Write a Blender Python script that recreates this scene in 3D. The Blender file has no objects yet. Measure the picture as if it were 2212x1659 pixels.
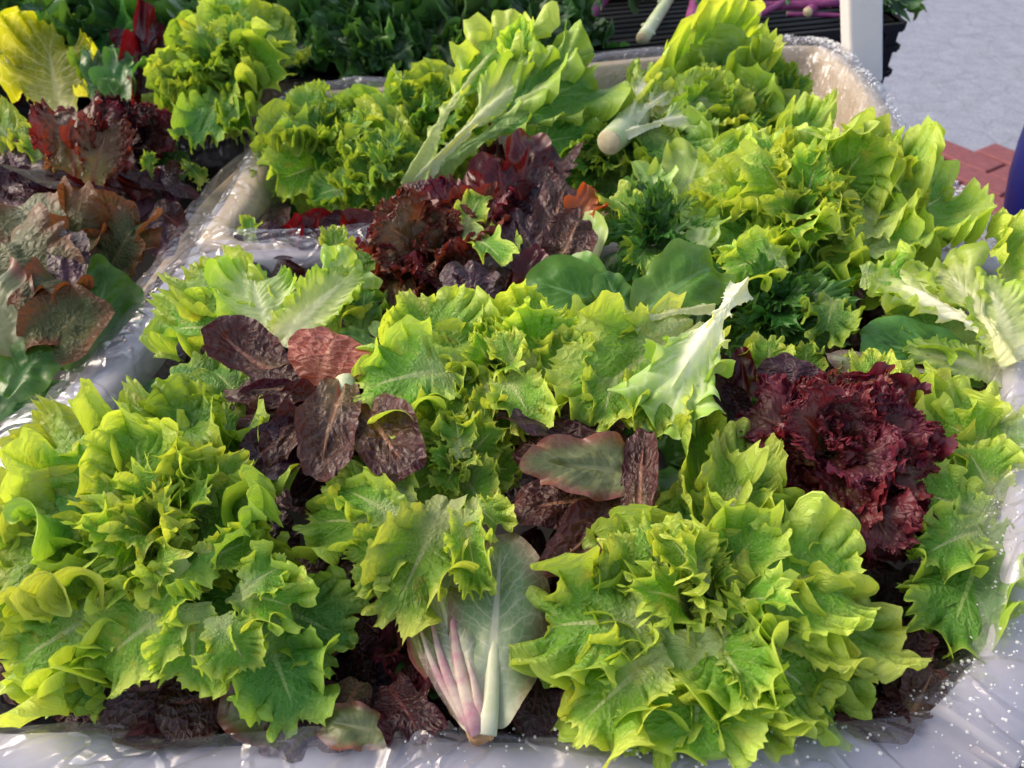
import bpy, math, random
import numpy as np
from mathutils import Vector, Matrix, noise as mnoise

SC = bpy.context.scene
COL = SC.collection
# ------------------------------------------------------------------ camera
FPX = 1660.0                      # focal length in the units of a 2212 px wide picture
PITCH = math.radians(41.3)
RIM = 0.80                        # height of the crate rims above the ground
CAMZ = RIM + 0.34
cd = bpy.data.cameras.new('camera'); cam = bpy.data.objects.new('camera', cd); COL.objects.link(cam)
cam.location = (0, 0, CAMZ); cam.rotation_euler = (math.pi/2 - PITCH, 0, 0)
cd.sensor_width = 36; cd.lens = 36*FPX/2212; cd.clip_start = 0.01; cd.clip_end = 400
cd.dof.use_dof = True; cd.dof.focus_distance = 0.42; cd.dof.aperture_fstop = 14
SC.camera = cam
# ------------------------------------------------------------------ light
SUN_EL, SUN_AZ = math.radians(34), math.radians(-72)    # azimuth measured from +y towards +x
w = bpy.data.worlds.new('World'); SC.world = w; w.use_nodes = True
nt = w.node_tree; bg = nt.nodes['Background']
sky = nt.nodes.new('ShaderNodeTexSky'); sky.sky_type = 'NISHITA'; sky.sun_disc = False
sky.sun_elevation = SUN_EL; sky.sun_rotation = SUN_AZ; sky.air_density = 1.0; sky.dust_density = 3.0; sky.ozone_density = 1.0
hs = nt.nodes.new('ShaderNodeHueSaturation'); hs.inputs['Saturation'].default_value = 0.62
nt.links.new(sky.outputs[0], hs.inputs['Color']); nt.links.new(hs.outputs[0], bg.inputs['Color'])
bg.inputs['Strength'].default_value = 0.15
sl = bpy.data.lights.new('sun', 'SUN'); sl.energy = 1.35; sl.angle = math.radians(40); sl.color = (1.0, 0.76, 0.48)
so = bpy.data.objects.new('sun', sl); COL.objects.link(so)
sd = Vector((math.sin(SUN_AZ)*math.cos(SUN_EL), math.cos(SUN_AZ)*math.cos(SUN_EL), math.sin(SUN_EL)))
so.rotation_euler = sd.to_track_quat('Z', 'Y').to_euler(); so.location = sd*5
SC.view_settings.view_transform = 'Standard'; SC.view_settings.look = 'None'
SC.view_settings.exposure = 0.82; SC.view_settings.gamma = 1.0
SC.cycles.use_denoising = True; SC.cycles.max_bounces = 8; SC.cycles.transparent_max_bounces = 24
SC.cycles.diffuse_bounces = 4; SC.cycles.glossy_bounces = 3; SC.cycles.transmission_bounces = 6
SC.cycles.sample_clamp_indirect = 6

def at(u, v, z=0.0):
    """the point seen at pixel (u, v) of the 2212 px wide photograph, z metres above the rim plane"""
    cp, sp = math.cos(PITCH), math.sin(PITCH)
    a, b = (u-1106)/FPX, (v-829.5)/FPX
    d = Vector((a, cp - b*sp, -sp - b*cp))
    return Vector((0, 0, CAMZ)) + d*((CAMZ-(RIM+z))/-d.z)

# ------------------------------------------------------------------ helpers
def tag(o, label=None, cat=None, group=None, kind=None):
    if label: o['label'] = label
    if cat: o['category'] = cat
    if group: o['group'] = group
    if kind: o['kind'] = kind
    return o
def empty(name, loc, label, cat, group=None):
    o = bpy.data.objects.new(name, None); COL.objects.link(o); o.location = loc; o.empty_display_size = .02
    return tag(o, label, cat, group)
def meshobj(name, V, F, mat=None, parent=None, smooth=True):
    me = bpy.data.meshes.new(name); me.from_pydata([tuple(map(float, v)) for v in V], [], F); me.validate()
    if mat: me.materials.append(mat)
    if smooth: me.polygons.foreach_set('use_smooth', [True]*len(me.polygons))
    o = bpy.data.objects.new(name, me); COL.objects.link(o)
    if parent: o.parent = parent; o.matrix_parent_inverse = Matrix.Translation(-parent.location)
    return o
def gridfaces(n, m, closed=False):
    F = []
    for i in range(n-1):
        for j in range(m if closed else m-1):
            k = (j+1) % m
            F.append((i*m+j, i*m+k, (i+1)*m+k, (i+1)*m+j))
    return F

# ------------------------------------------------------------------ leaf shapes
def sstep(a, b, x):
    t = np.clip((x-a)/(b-a), 0, 1); return t*t*(3-2*t)
def n1(rg, x, f):
    """smooth 1-D value noise in -1..1 with about f cells per unit of x"""
    t = np.asarray(x)*f + 1000.0; i = np.floor(t).astype(int); fr = t-i; fr = fr*fr*(3-2*fr)
    tab = rg.uniform(-1, 1, 4096); return tab[i % 4096]*(1-fr)+tab[(i+1) % 4096]*fr
def wave(rg, s, k, fm=0.30):
    ph = 2*np.pi*(k*s/2 + fm*n1(rg, s, k*0.45)) + rg.uniform(0, 6.28)
    am = 0.58+0.30*n1(rg, s, k*0.6)+.30*n1(rg, s, 3.1)
    return np.sin(ph)*am, np.cos(ph)*am
def n2(rg, x, y):
    ix, iy = np.floor(x).astype(int), np.floor(y).astype(int); fx, fy = x-ix, y-iy
    fx = fx*fx*(3-2*fx); fy = fy*fy*(3-2*fy); t = rg.uniform(-1, 1, (64, 64))
    g = lambda a, b: t[a % 64, b % 64]
    return (g(ix, iy)*(1-fx)+g(ix+1, iy)*fx)*(1-fy)+(g(ix, iy+1)*(1-fx)+g(ix+1, iy+1)*fx)*fy

SHAPES = dict(
  # wid: half width, base: petiole half width, A: three octaves of ray lift, K: their counts, teeth (count, size)
  frill=dict(wid=.40, base=.08, A=(.95, 1.35, .8), K=(5, 15, 40), B=(.5, 1.0), pw=(2.0, 4.0, 8), teeth=(64, .05), lobe=.20, blis=.005, nt=400, nr=25, narrow=.50, und=.055, crisp=.010),
  curl=dict(wid=.40, base=.08, A=(.75, 1.45, 1.0), K=(6, 20, 50), B=(.45, 1.1), pw=(2.1, 4.2, 8), teeth=(80, .04), lobe=.14, blis=.006, nt=420, nr=25, narrow=.50, und=.05, crisp=.012),
  fan=dict(wid=.46, base=.09, A=(.7, 1.1, .8), K=(5, 14, 38), B=(.45, .9), pw=(2.4, 4.6, 9), teeth=(58, .05), lobe=.18, blis=.006, nt=360, nr=24, narrow=.50, und=.05),
  lollo=dict(wid=.42, base=.10, A=(1.2, .8, 2.0), K=(5, 19, 84), B=(.7, .8), pw=(2.0, 5.5, 11), teeth=(150, .03), lobe=.24, blis=.006, nt=720, nr=28, narrow=.45, und=.08, crisp=.045),
  rom=dict(wid=.30, base=.06, A=(.45, .25, .0), K=(4, 9, 20), B=(.15, .1), pw=(2, 4, 8), teeth=(50, .004), lobe=.07, blis=.006, nt=180, nr=36, narrow=.35, und=.065),
  smooth=dict(wid=.34, base=.06, A=(.45, .2, .0), K=(3, 7, 20), B=(.15, .05), pw=(2, 4, 8), teeth=(50, .003), lobe=.07, blis=.003, nt=150, nr=22, narrow=.45, und=.06),
  oak=dict(wid=.38, base=.07, A=(.75, .5, .0), K=(5, 11, 20), B=(.4, .35), pw=(2.2, 4.5, 8), teeth=(34, .012), lobe=.26, blis=.004, nt=220, nr=22, narrow=.50, und=.05),
  frisee=dict(wid=.34, base=.05, A=(.7, 1.0, .7), K=(9, 19, 39), B=(.4, .6), pw=(1.6, 3.5, 7), teeth=(42, .16), lobe=.22, blis=.004, nt=280, nr=20, narrow=.35),
  long =dict(wid=.22, base=.07, A=(.45, .8, .5), K=(10, 25, 50), B=(.3, .6), pw=(2.5, 5, 9), teeth=(70, .035), lobe=.06, blis=.004, nt=340, nr=22, narrow=.25),
  rib=dict(wid=.27, base=.062, A=(.5, 1.1, .8), K=(6, 19, 44), B=(.5, .9), pw=(2.8, 4.8, 8), teeth=(70, .035), lobe=.14, blis=.005, nt=340, nr=26, narrow=.92, nb=(.14, .60), und=.03, fade0=.36, crisp=.008, ribh=.055),
  kale=dict(wid=.42, base=.04, A=(.8, 1.5, 1.1), K=(6, 17, 40), B=(.5, 1.0), pw=(2, 3.2, 6), teeth=(40, .06), lobe=.24, blis=.008, nt=260, nr=18, narrow=.4, crisp=.03, und=.08),
)
POOL = {}
def leafmesh(shape, var=0, bend=0.0, cup=0.0, twist=0.0, curlp=2.0):
    bend = round(bend/.45)*.45; cup = min((-.6, .4, 1.2), key=lambda c: abs(c-cup)); var = var % (5 if shape in ('frill', 'curl', 'fan') else 4); twist = 0.0
    if shape in ('lollo', 'kale', 'frisee'): var %= 3; cup = .4; bend = -.9 if bend < -.3 else (.45 if bend > .1 else -.45)
    key = (shape, var, round(bend, 2), round(cup, 2), round(twist, 2), round(curlp, 1))
    if key in POOL: return POOL[key]
    P = SHAPES[shape]; rg = np.random.RandomState(abs(hash((sorted(SHAPES).index(shape)*977+var*13+5))) % 2**31)
    nt, nr = P['nt'], P['nr']
    P = dict(P); q_ = rg.uniform(.72, 1.3, 3); P['A'] = tuple(x*y for x, y in zip(P['A'], q_)); P['K'] = tuple(k*rg.uniform(.8, 1.2) for k in P['K']); P['wid'] *= rg.uniform(.9, 1.1)
    prof = lambda a: np.sin(np.pi*a)**0.85*(1-P['narrow']*sstep(*P.get('nb', (.42, .95)), a))
    # even steps of arc length round the margin: a runs from 0 at the tip to 1 at the foot
    ad = np.linspace(0, 1, 3000); ox = P['wid']*prof(ad)+P['base']*sstep(.5, 1, ad); oy = .5+.5*np.cos(np.pi*ad)
    cl = np.concatenate([[0], np.cumsum(np.hypot(np.diff(ox), np.diff(oy)))]); cl /= cl[-1]
    ns = nt+1; s = np.linspace(-1, 1, ns); a = np.interp(np.abs(s), cl, ad)
    y = 0.5+0.5*np.cos(np.pi*a)
    lob = 1+P['lobe']*n1(rg, s, 7)+P['lobe']*.7*wave(rg, s, P['K'][0]*1.5, .8)[0]
    lob = 1+(lob-1)*(1-.6*sstep(.85, 1, a))
    mx = np.sign(s)*(P['wid']*prof(a)*lob + P['base']*sstep(0.5, 1.0, a))
    my = y + (lob-1)*np.cos(np.pi*a)*.5
    yb = 0.80*np.clip(1-a, 0, 1)**1.1
    M = np.stack([mx, my, 0*mx], 1); Bp = np.stack([0*mx, yb, 0*mx], 1)
    O = M-Bp; L = np.linalg.norm(O, axis=1)+1e-6; O /= L[:, None]
    T = np.stack([-O[:, 1], O[:, 0], 0*mx], 1)           # along the margin
    N = np.array([0, 0, 1.0])
    w1, c1 = wave(rg, s, P['K'][0], .6); w2, c2 = wave(rg, s, P['K'][1], .55); w3, c3 = wave(rg, s, P['K'][2], .5)
    g2 = np.clip(.85+.6*n1(rg, s, 3.5), .4, 1.5); g3 = np.clip(.8+.8*n1(rg, s, 6), .1, 1.6)
    fade = 1-sstep(P.get('fade0', .80), max(.99, P.get('fade0', .80)), a)
    r = np.linspace(0, 1, nr)**.8
    R = r[None, :]
    A = P['A']; B = P['B']
    f_ = fade[:, None]
    pw = P['pw']
    alp = f_*(A[0]*w1[:, None]*R**pw[0]*1.5 + A[1]*(w2*g2)[:, None]*R**pw[1]*2.0 + A[2]*(w3*g3)[:, None]*R**pw[2]*1.6)
    alp = 1.45*np.tanh(alp/1.45); bet_max = 1.0
    bet = f_*(B[0]*c1[:, None]*R**(pw[0]+.3) + B[1]*(c2*g2)[:, None]*R**(pw[1])*1.5)
    bet = 1.1*np.tanh(bet/1.1)
    kt, ta = P['teeth']
    ph = kt*s/2+.25*n1(rg, s, kt*.4); saw = 1-np.abs(2*(ph-np.floor(ph))-1)
    tooth = (saw**1.9*rg.uniform(.15, 1.3, 4096)[np.floor(ph).astype(int) % 4096]-.25)*ta*fade
    seg = L[:, None]*np.diff(r)[None, :]*(1+.35*sum(A[:2])*r[None, 1:]**2)
    tw = sstep(.80, 1, r[1:]); tw = tw/tw.sum()
    seg = seg+tooth[:, None]*tw[None, :]
    am, bm = (alp[:, 1:]+alp[:, :-1])/2, (bet[:, 1:]+bet[:, :-1])/2
    D = (np.cos(am)*np.cos(bm))[..., None]*O[:, None, :] + (np.cos(am)*np.sin(bm))[..., None]*T[:, None, :] + np.sin(am)[..., None]*N
    X = np.zeros((ns, nr, 3)); X[:, 0] = Bp; X[:, 1:] = Bp[:, None, :]+np.cumsum(D*seg[..., None], 1)
    flat = Bp[:, None, :]+O[:, None, :]*(L[:, None]*r)[..., None]
    # blisters between the veins, and the raised side veins
    fx, fy = flat[..., 0], flat[..., 1]
    bl = n2(rg, fx*22+50, fy*22+50)+.6*n2(rg, fx*45+80, fy*45+9)
    veinp = np.abs(np.sin(np.pi*(a[:, None]*11+.6*n1(rg, s, 5)[:, None])))
    X[..., 2] += P['blis']*(bl + 1.2*(veinp**.5-.5))*sstep(0, .12, R)*(1-.3*R)
    X[..., 2] += P.get('und', .03)*(n2(rg, fx*3.2+20, fy*3.2+20)+.55*n2(rg, fx*7+30, fy*7+33))*sstep(0, .35, R)
    if 'crisp' in P:
        for c_ in range(3): X[..., c_] += P['crisp']*(n2(rg, fx*30+60, fy*30+60)+.6*n2(rg, fx*56+80, fy*56+80))*R**2.5*f_
    # midrib: the middle sinks into a groove, the blade rises from it
    X[..., 2] += (-.014 if 'ribh' not in P else P['ribh'])*np.exp(-(fx/.035)**2)*np.clip(1-fy, 0, 1)**1.2
    # cup and twist
    X[..., 2] += cup*X[..., 0]**2*(1+.0*X[..., 1])
    tt = twist*X[..., 1]; x0, z0 = X[..., 0].copy(), X[..., 2].copy()
    X[..., 0] = x0*np.cos(tt)-z0*np.sin(tt); X[..., 2] = x0*np.sin(tt)+z0*np.cos(tt)
    # bend along the midrib
    yy = np.linspace(-.3, 1.6, 400); th = bend*np.sign(yy)*np.abs(np.clip(yy, -.3, 1.25))**curlp
    dy = yy[1]-yy[0]; cy = np.cumsum(np.cos(th))*dy; cz = np.cumsum(np.sin(th))*dy
    i0 = np.argmin(np.abs(yy)); cy -= cy[i0]; cz -= cz[i0]
    Y, Z = X[..., 1].copy(), X[..., 2].copy()
    t_ = np.interp(Y, yy, th); X[..., 1] = np.interp(Y, yy, cy)-np.sin(t_)*Z; X[..., 2] = np.interp(Y, yy, cz)+np.cos(t_)*Z
    ey, ez = np.interp(1.0, yy, cy), np.interp(1.0, yy, cz); ln = math.hypot(ey, ez); ca, sa = ey/ln, ez/ln
    Y, Z = X[..., 1].copy(), X[..., 2].copy(); X[..., 1] = (Y*ca+Z*sa)/ln; X[..., 2] = (-Y*sa+Z*ca)/ln; X[..., 0] /= ln
    X /= max(1.0, np.percentile(X[..., 1], 99.3))
    V = X.reshape(-1, 3)
    # weld the two sides along the midrib
    idx = np.arange(ns*nr).reshape(ns, nr)
    for i in range(ns//2+1, ns): idx[i, 0] = idx[ns-1-i, 0]
    F = []; 
    q = np.stack([idx[:-1, :-1], idx[1:, :-1], idx[1:, 1:], idx[:-1, 1:]], -1).reshape(-1, 4)
    q = q[:, ::-1]
    me = bpy.data.meshes.new('leaf')
    me.vertices.add(len(V)); me.vertices.foreach_set('co', V.astype(np.float32).ravel())
    # faces next to the rib may be degenerate at the tip ray only
    ok = np.array([len(set(t)) == 4 for t in q]); tri = q[~ok]; q = q[ok]
    loops = q.ravel(); me.loops.add(len(loops)); me.loops.foreach_set('vertex_index', loops)
    me.polygons.add(len(q)); me.polygons.foreach_set('loop_start', np.arange(0, len(loops), 4)); me.polygons.foreach_set('loop_total', np.full(len(q), 4))
    me.update(calc_edges=True)
    me.polygons.foreach_set('use_smooth', np.ones(len(q), bool))
    SV = np.repeat(s*.5+.5, nr); RV = np.tile(r, ns); FX, FY = fx.ravel(), fy.ravel()
    u1 = me.uv_layers.new(name='sr'); u1.data.foreach_set('uv', np.stack([SV[loops], RV[loops]], 1).astype(np.float32).ravel())
    u2 = me.uv_layers.new(name='xy'); u2.data.foreach_set('uv', np.stack([FX[loops]+.5, FY[loops]], 1).astype(np.float32).ravel())
    me.materials.append(None)
    POOL[key] = me
    return me

def leafobj(me, mat, base, tip, roll=0.0, wide=1.0, up=None, name='leaf', parent=None):
    """hang a leaf mesh between two points; its upper face looks to `up` turned by roll degrees about the leaf"""
    yv = tip-base; ln = yv.length; yv = yv.normalized()
    if up is None:
        up = (Vector((0, 0, CAMZ))-(base+tip)/2).normalized()*.6+Vector((0, 0, 1))
    zv = (up-yv*up.dot(yv)).normalized()
    if roll: zv = Matrix.Rotation(math.radians(roll), 3, yv) @ zv
    xv = yv.cross(zv)
    m = Matrix((xv*ln*wide, yv*ln, zv*ln*(.5+.5*wide))).transposed().to_4x4(); m.translation = base
    o = bpy.data.objects.new(name, me); COL.objects.link(o)
    if parent:
        o.parent = parent; o.matrix_basis = Matrix.Translation(-parent.location) @ m
    else: o.matrix_basis = m
    o.material_slots[0].link = 'OBJECT'; o.material_slots[0].material = mat
    return o

# ------------------------------------------------------------------ materials
def newmat(name):
    m = bpy.data.materials.new(name); m.use_nodes = True; nt = m.node_tree
    for n in list(nt.nodes): nt.nodes.remove(n)
    out = nt.nodes.new('ShaderNodeOutputMaterial')
    def N(t, **k):
        n = nt.nodes.new(t)
        for a, b in k.items():
            if a.startswith('i_'):
                key = a[2:]; key = int(key) if key.isdigit() else key.replace('_', ' ')
                n.inputs[key].default_value = b
            else: setattr(n, a, b)
        return n
    return m, nt, out, N
def leafmat(name, blade, edge, base, vein, dome=.0, tr=.35, rough=.38, bump=.3, spec=.5, ribk=1.0, spot=None, trc=None, edgew=(.55, 1.0), basew=.35, veinw=.5, ret=16, patch=None):
    m, nt, out, N = newmat(name); ln = nt.links.new
    c4 = lambda c: (c[0], c[1], c[2], 1)
    uv1 = N('ShaderNodeUVMap', uv_map='sr'); uv2 = N('ShaderNodeUVMap', uv_map='xy')
    sep = N('ShaderNodeSeparateXYZ'); ln(uv1.outputs[0], sep.inputs[0])
    sp2 = N('ShaderNodeSeparateXYZ'); ln(uv2.outputs[0], sp2.inputs[0])
    oi = N('ShaderNodeObjectInfo')
    def math_(op, a, b=None, c=None, clamp=False):
        n = N('ShaderNodeMath', operation=op, use_clamp=clamp)
        for i, x in enumerate((a, b, c)):
            if x is None: continue
            if isinstance(x, (int, float)): n.inputs[i].default_value = x
            else: ln(x, n.inputs[i])
        return n.outputs[0]
    def mix(f, a, b, bt='MIX'):
        n = N('ShaderNodeMix', data_type='RGBA', blend_type=bt)
        for i, x in ((0, f), (6, a), (7, b)):
            if isinstance(x, (int, float)): n.inputs[i].default_value = x
            elif isinstance(x, tuple): n.inputs[i].default_value = c4(x)
            else: ln(x, n.inputs[i])
        return n.outputs[2]
    def ramp(x, lo, hi):
        n = N('ShaderNodeMapRange', interpolation_type='SMOOTHSTEP'); ln(x, n.inputs[0]); n.inputs[1].default_value = lo; n.inputs[2].default_value = hi
        return n.outputs[0]
    off = N('ShaderNodeVectorMath', operation='SCALE'); 
    cmb = N('ShaderNodeCombineXYZ'); ln(oi.outputs['Random'], cmb.inputs[2]); ln(cmb.outputs[0], off.inputs[0]); off.inputs['Scale'].default_value = 30
    add = N('ShaderNodeVectorMath', operation='ADD'); ln(uv2.outputs[0], add.inputs[0]); ln(off.outputs[0], add.inputs[1])
    no = N('ShaderNodeTexNoise', i_Scale=4.5, i_Detail=4, i_Roughness=.6); ln(add.outputs[0], no.inputs['Vector'])
    nf = N('ShaderNodeTexNoise', i_Scale=24, i_Detail=5, i_Roughness=.65); ln(add.outputs[0], nf.inputs['Vector'])
    # side veins follow the rays from the midrib
    sa = math_('ABSOLUTE', math_('SUBTRACT', math_('MULTIPLY', sep.outputs[0], 2.0), 1.0))
    wv = math_('ADD', math_('MULTIPLY', sa, 10.0), math_('MULTIPLY', no.outputs[0], 1.6))
    tri = math_('ABSOLUTE', math_('SUBTRACT', math_('FRACT', wv), 0.5))          # 0 on a vein
    v1 = math_('SUBTRACT', 1.0, ramp(tri, .01, .13)); v1 = math_('MULTIPLY', v1, math_('SUBTRACT', 1.0, ramp(sep.outputs[1], .35, 1.0)))
    vo = N('ShaderNodeTexVoronoi', feature='DISTANCE_TO_EDGE', i_Scale=ret); 
    dis = N('ShaderNodeVectorMath', operation='MULTIPLY_ADD'); ln(nf.outputs['Color'], dis.inputs[0]); dis.inputs[1].default_value = (.05, .05, 0); ln(add.outputs[0], dis.inputs[2])
    ln(dis.outputs[0], vo.inputs['Vector'])
    v2 = math_('SUBTRACT', 1.0, ramp(vo.outputs['Distance'], .0, .10)); v2 = math_('MULTIPLY', v2, .5)
    ax = math_('ABSOLUTE', math_('SUBTRACT', sp2.outputs[0], .5))
    ribw = math_('MULTIPLY', math_('SUBTRACT', 1.05, sp2.outputs[1]), .045*ribk)
    rib = math_('SUBTRACT', 1.0, ramp(math_('DIVIDE', ax, math_('MAXIMUM', ribw, .004)), .55, 1.3))
    rib = math_('MULTIPLY', rib, math_('SUBTRACT', 1.0, ramp(sp2.outputs[1], .7, .95)))
    veins = math_('MAXIMUM', math_('MAXIMUM', v1, v2), rib)
    col = mix(ramp(math_('ADD', sep.outputs[1], math_('MULTIPLY', math_('SUBTRACT', no.outputs[0], .5), .5)), *edgew), blade, edge)
    # toward the foot of the leaf the blade pales
    bs = math_('SUBTRACT', 1.0, ramp(math_('ADD', sp2.outputs[1], math_('MULTIPLY', sep.outputs[1], .35)), basew*.5, basew+.3))
    col = mix(bs, col, base)
    col = mix(math_('MULTIPLY', math_('MAXIMUM', rib, math_('MULTIPLY', veins, veinw)), 1.0), col, vein)
    if patch:
        col = mix(ramp(no.outputs[0], .56, .78), col, patch)
    if spot:
        ns = N('ShaderNodeTexNoise', i_Scale=60, i_Detail=2); ln(add.outputs[0], ns.inputs['Vector'])
        col = mix(ramp(ns.outputs[0], .74, .78), col, spot)
    hsv = N('ShaderNodeHueSaturation'); ln(col, hsv.inputs['Color'])
    ln(math_('ADD', math_('MULTIPLY', oi.outputs['Random'], .026), .487), hsv.inputs['Hue'])
    vr = math_('ADD', math_('MULTIPLY', math_('ADD', math_('FRACT', math_('MULTIPLY', oi.outputs['Random'], 7.3)), math_('MULTIPLY', nf.outputs[0], .8)), .36), .70)
    ln(vr, hsv.inputs['Value'])
    col = hsv.outputs[0]
    bmp = N('ShaderNodeBump', i_Strength=bump, i_Distance=.004)
    h = math_('ADD', math_('MULTIPLY', math_('SUBTRACT', 1.0, veins), .7 if not dome else .3), math_('MULTIPLY', nf.outputs[0], .7 if not dome else .25))
    if dome: h = math_('ADD', h, math_('MULTIPLY', math_('POWER', ramp(vo.outputs['Distance'], 0, .40), .6), dome)); ln(h, bmp.inputs['Height'])
    pr = N('ShaderNodeBsdfPrincipled', i_Roughness=rough); ln(col, pr.inputs['Base Color']); ln(bmp.outputs[0], pr.inputs['Normal'])
    pr.inputs['Specular IOR Level'].default_value = spec
    tb = N('ShaderNodeBsdfTranslucent'); ln(bmp.outputs[0], tb.inputs['Normal'])
    tcol = N('ShaderNodeMix', data_type='RGBA', blend_type='MULTIPLY'); tcol.inputs[0].default_value = 1
    ln(col, tcol.inputs[6]); tcol.inputs[7].default_value = c4(trc or (1.5, 1.35, .5)); ln(tcol.outputs[2], tb.inputs['Color'])
    ms = N('ShaderNodeMixShader'); ms.inputs[0].default_value = tr; ln(pr.outputs[0], ms.inputs[1]); ln(tb.outputs[0], ms.inputs[2]); ln(ms.outputs[0], out.inputs[0])
    return m
MAT = dict(
  light=leafmat('light_green_leaf', (.17, .38, .025), (.55, .68, .12), (.50, .60, .26), (.50, .60, .24), tr=.36, patch=(.44, .44, .05), dome=.9, bump=.42, ret=20, veinw=.28, spot=(.30, .20, .05)),  # patch is painted warm light; pale edge, deep blade partly painted light and shade
  mid  =leafmat('mid_green_leaf', (.09, .26, .03), (.34, .50, .07), (.36, .50, .16), (.32, .48, .14), tr=.30, dome=.9, bump=.42, veinw=.3, ret=20),
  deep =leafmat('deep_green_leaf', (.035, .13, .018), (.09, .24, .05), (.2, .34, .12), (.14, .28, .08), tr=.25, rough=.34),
  kale =leafmat('kale_leaf', (.016, .060, .020), (.045, .13, .035), (.10, .16, .07), (.08, .15, .06), tr=.15, rough=.5),
  pale =leafmat('pale_leaf', (.46, .58, .20), (.36, .54, .07), (.70, .74, .48), (.66, .72, .42), tr=.35, ribk=1.8, bump=.45),
  yellow=leafmat('yellow_leaf', (.42, .46, .012), (.46, .52, .03), (.62, .66, .22), (.80, .80, .35), tr=.55, veinw=1.0),
  wine =leafmat('dark_red_leaf', (.028, .007, .010), (.040, .007, .012), (.10, .03, .03), (.16, .05, .045), tr=.15, rough=.30, bump=.4, trc=(2, .5, .5), dome=1.2, ret=12),
  rom  =leafmat('bronze_romaine_leaf', (.050, .016, .013), (.062, .013, .014), (.16, .11, .05), (.30, .15, .09), tr=.12, rough=.29, bump=.40, trc=(2, .6, .5), ret=13, dome=1.6, veinw=.30, spec=.5),
  lollo=leafmat('red_frilled_leaf', (.085, .020, .020), (.15, .020, .036), (.16, .14, .05), (.17, .07, .04), tr=.3, rough=.42, edgew=(.35, .85), trc=(1.7, .6, .6)),
  rust =leafmat('rusty_frilled_leaf', (.12, .07, .03), (.15, .034, .025), (.22, .2, .05), (.25, .13, .06), tr=.3, rough=.4, trc=(1.7, .8, .6)),
  bronze=leafmat('bronze_leaf', (.085, .10, .03), (.17, .065, .03), (.12, .15, .05), (.17, .16, .06), tr=.28, rough=.42, trc=(1.6, 1.1, .6), edgew=(.45, .95), veinw=.4, dome=1.0, bump=.45, ret=17),
  olive=leafmat('olive_red_leaf', (.13, .15, .06), (.20, .06, .05), (.22, .25, .12), (.24, .26, .13), tr=.2, rough=.36),
  cream=leafmat('cream_ribbed_leaf', (.46, .58, .20), (.34, .50, .09), (.78, .80, .62), (.80, .82, .66), tr=.3, ribk=3.2, basew=.7, bump=.4, rough=.4),
  pink =leafmat('pinkish_underside_leaf', (.26, .30, .20), (.20, .13, .11), (.56, .55, .44), (.62, .60, .48), tr=.2, rough=.5, bump=.25),
)

# ------------------------------------------------------------------ plain materials
def plain(name, col, rough=.6, spec=.4, noise=0.0, nscale=20, bump=0.0, metal=0, col2=None, dist=.002):
    m, nt, out, N = newmat(name); ln = nt.links.new
    pr = N('ShaderNodeBsdfPrincipled', i_Roughness=rough, i_Metallic=metal); pr.inputs['Specular IOR Level'].default_value = spec
    tc = N('ShaderNodeTexCoord'); geo = N('ShaderNodeNewGeometry')
    no = N('ShaderNodeTexNoise', i_Scale=nscale, i_Detail=6, i_Roughness=.65); ln(geo.outputs['Position'], no.inputs['Vector'])
    mx = N('ShaderNodeMix', data_type='RGBA'); c2 = col2 or tuple(c*(1-noise) for c in col)
    mr = N('ShaderNodeMapRange'); ln(no.outputs[0], mr.inputs[0]); mr.inputs[1].default_value = .35; mr.inputs[2].default_value = .65
    ln(mr.outputs[0], mx.inputs[0]); mx.inputs[6].default_value = (*col, 1); mx.inputs[7].default_value = (*c2, 1)
    ln(mx.outputs[2], pr.inputs['Base Color'])
    if bump:
        b = N('ShaderNodeBump', i_Strength=bump, i_Distance=dist); ln(no.outputs[0], b.inputs['Height']); ln(b.outputs[0], pr.inputs['Normal'])
    ln(pr.outputs[0], out.inputs[0]); return m
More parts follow.
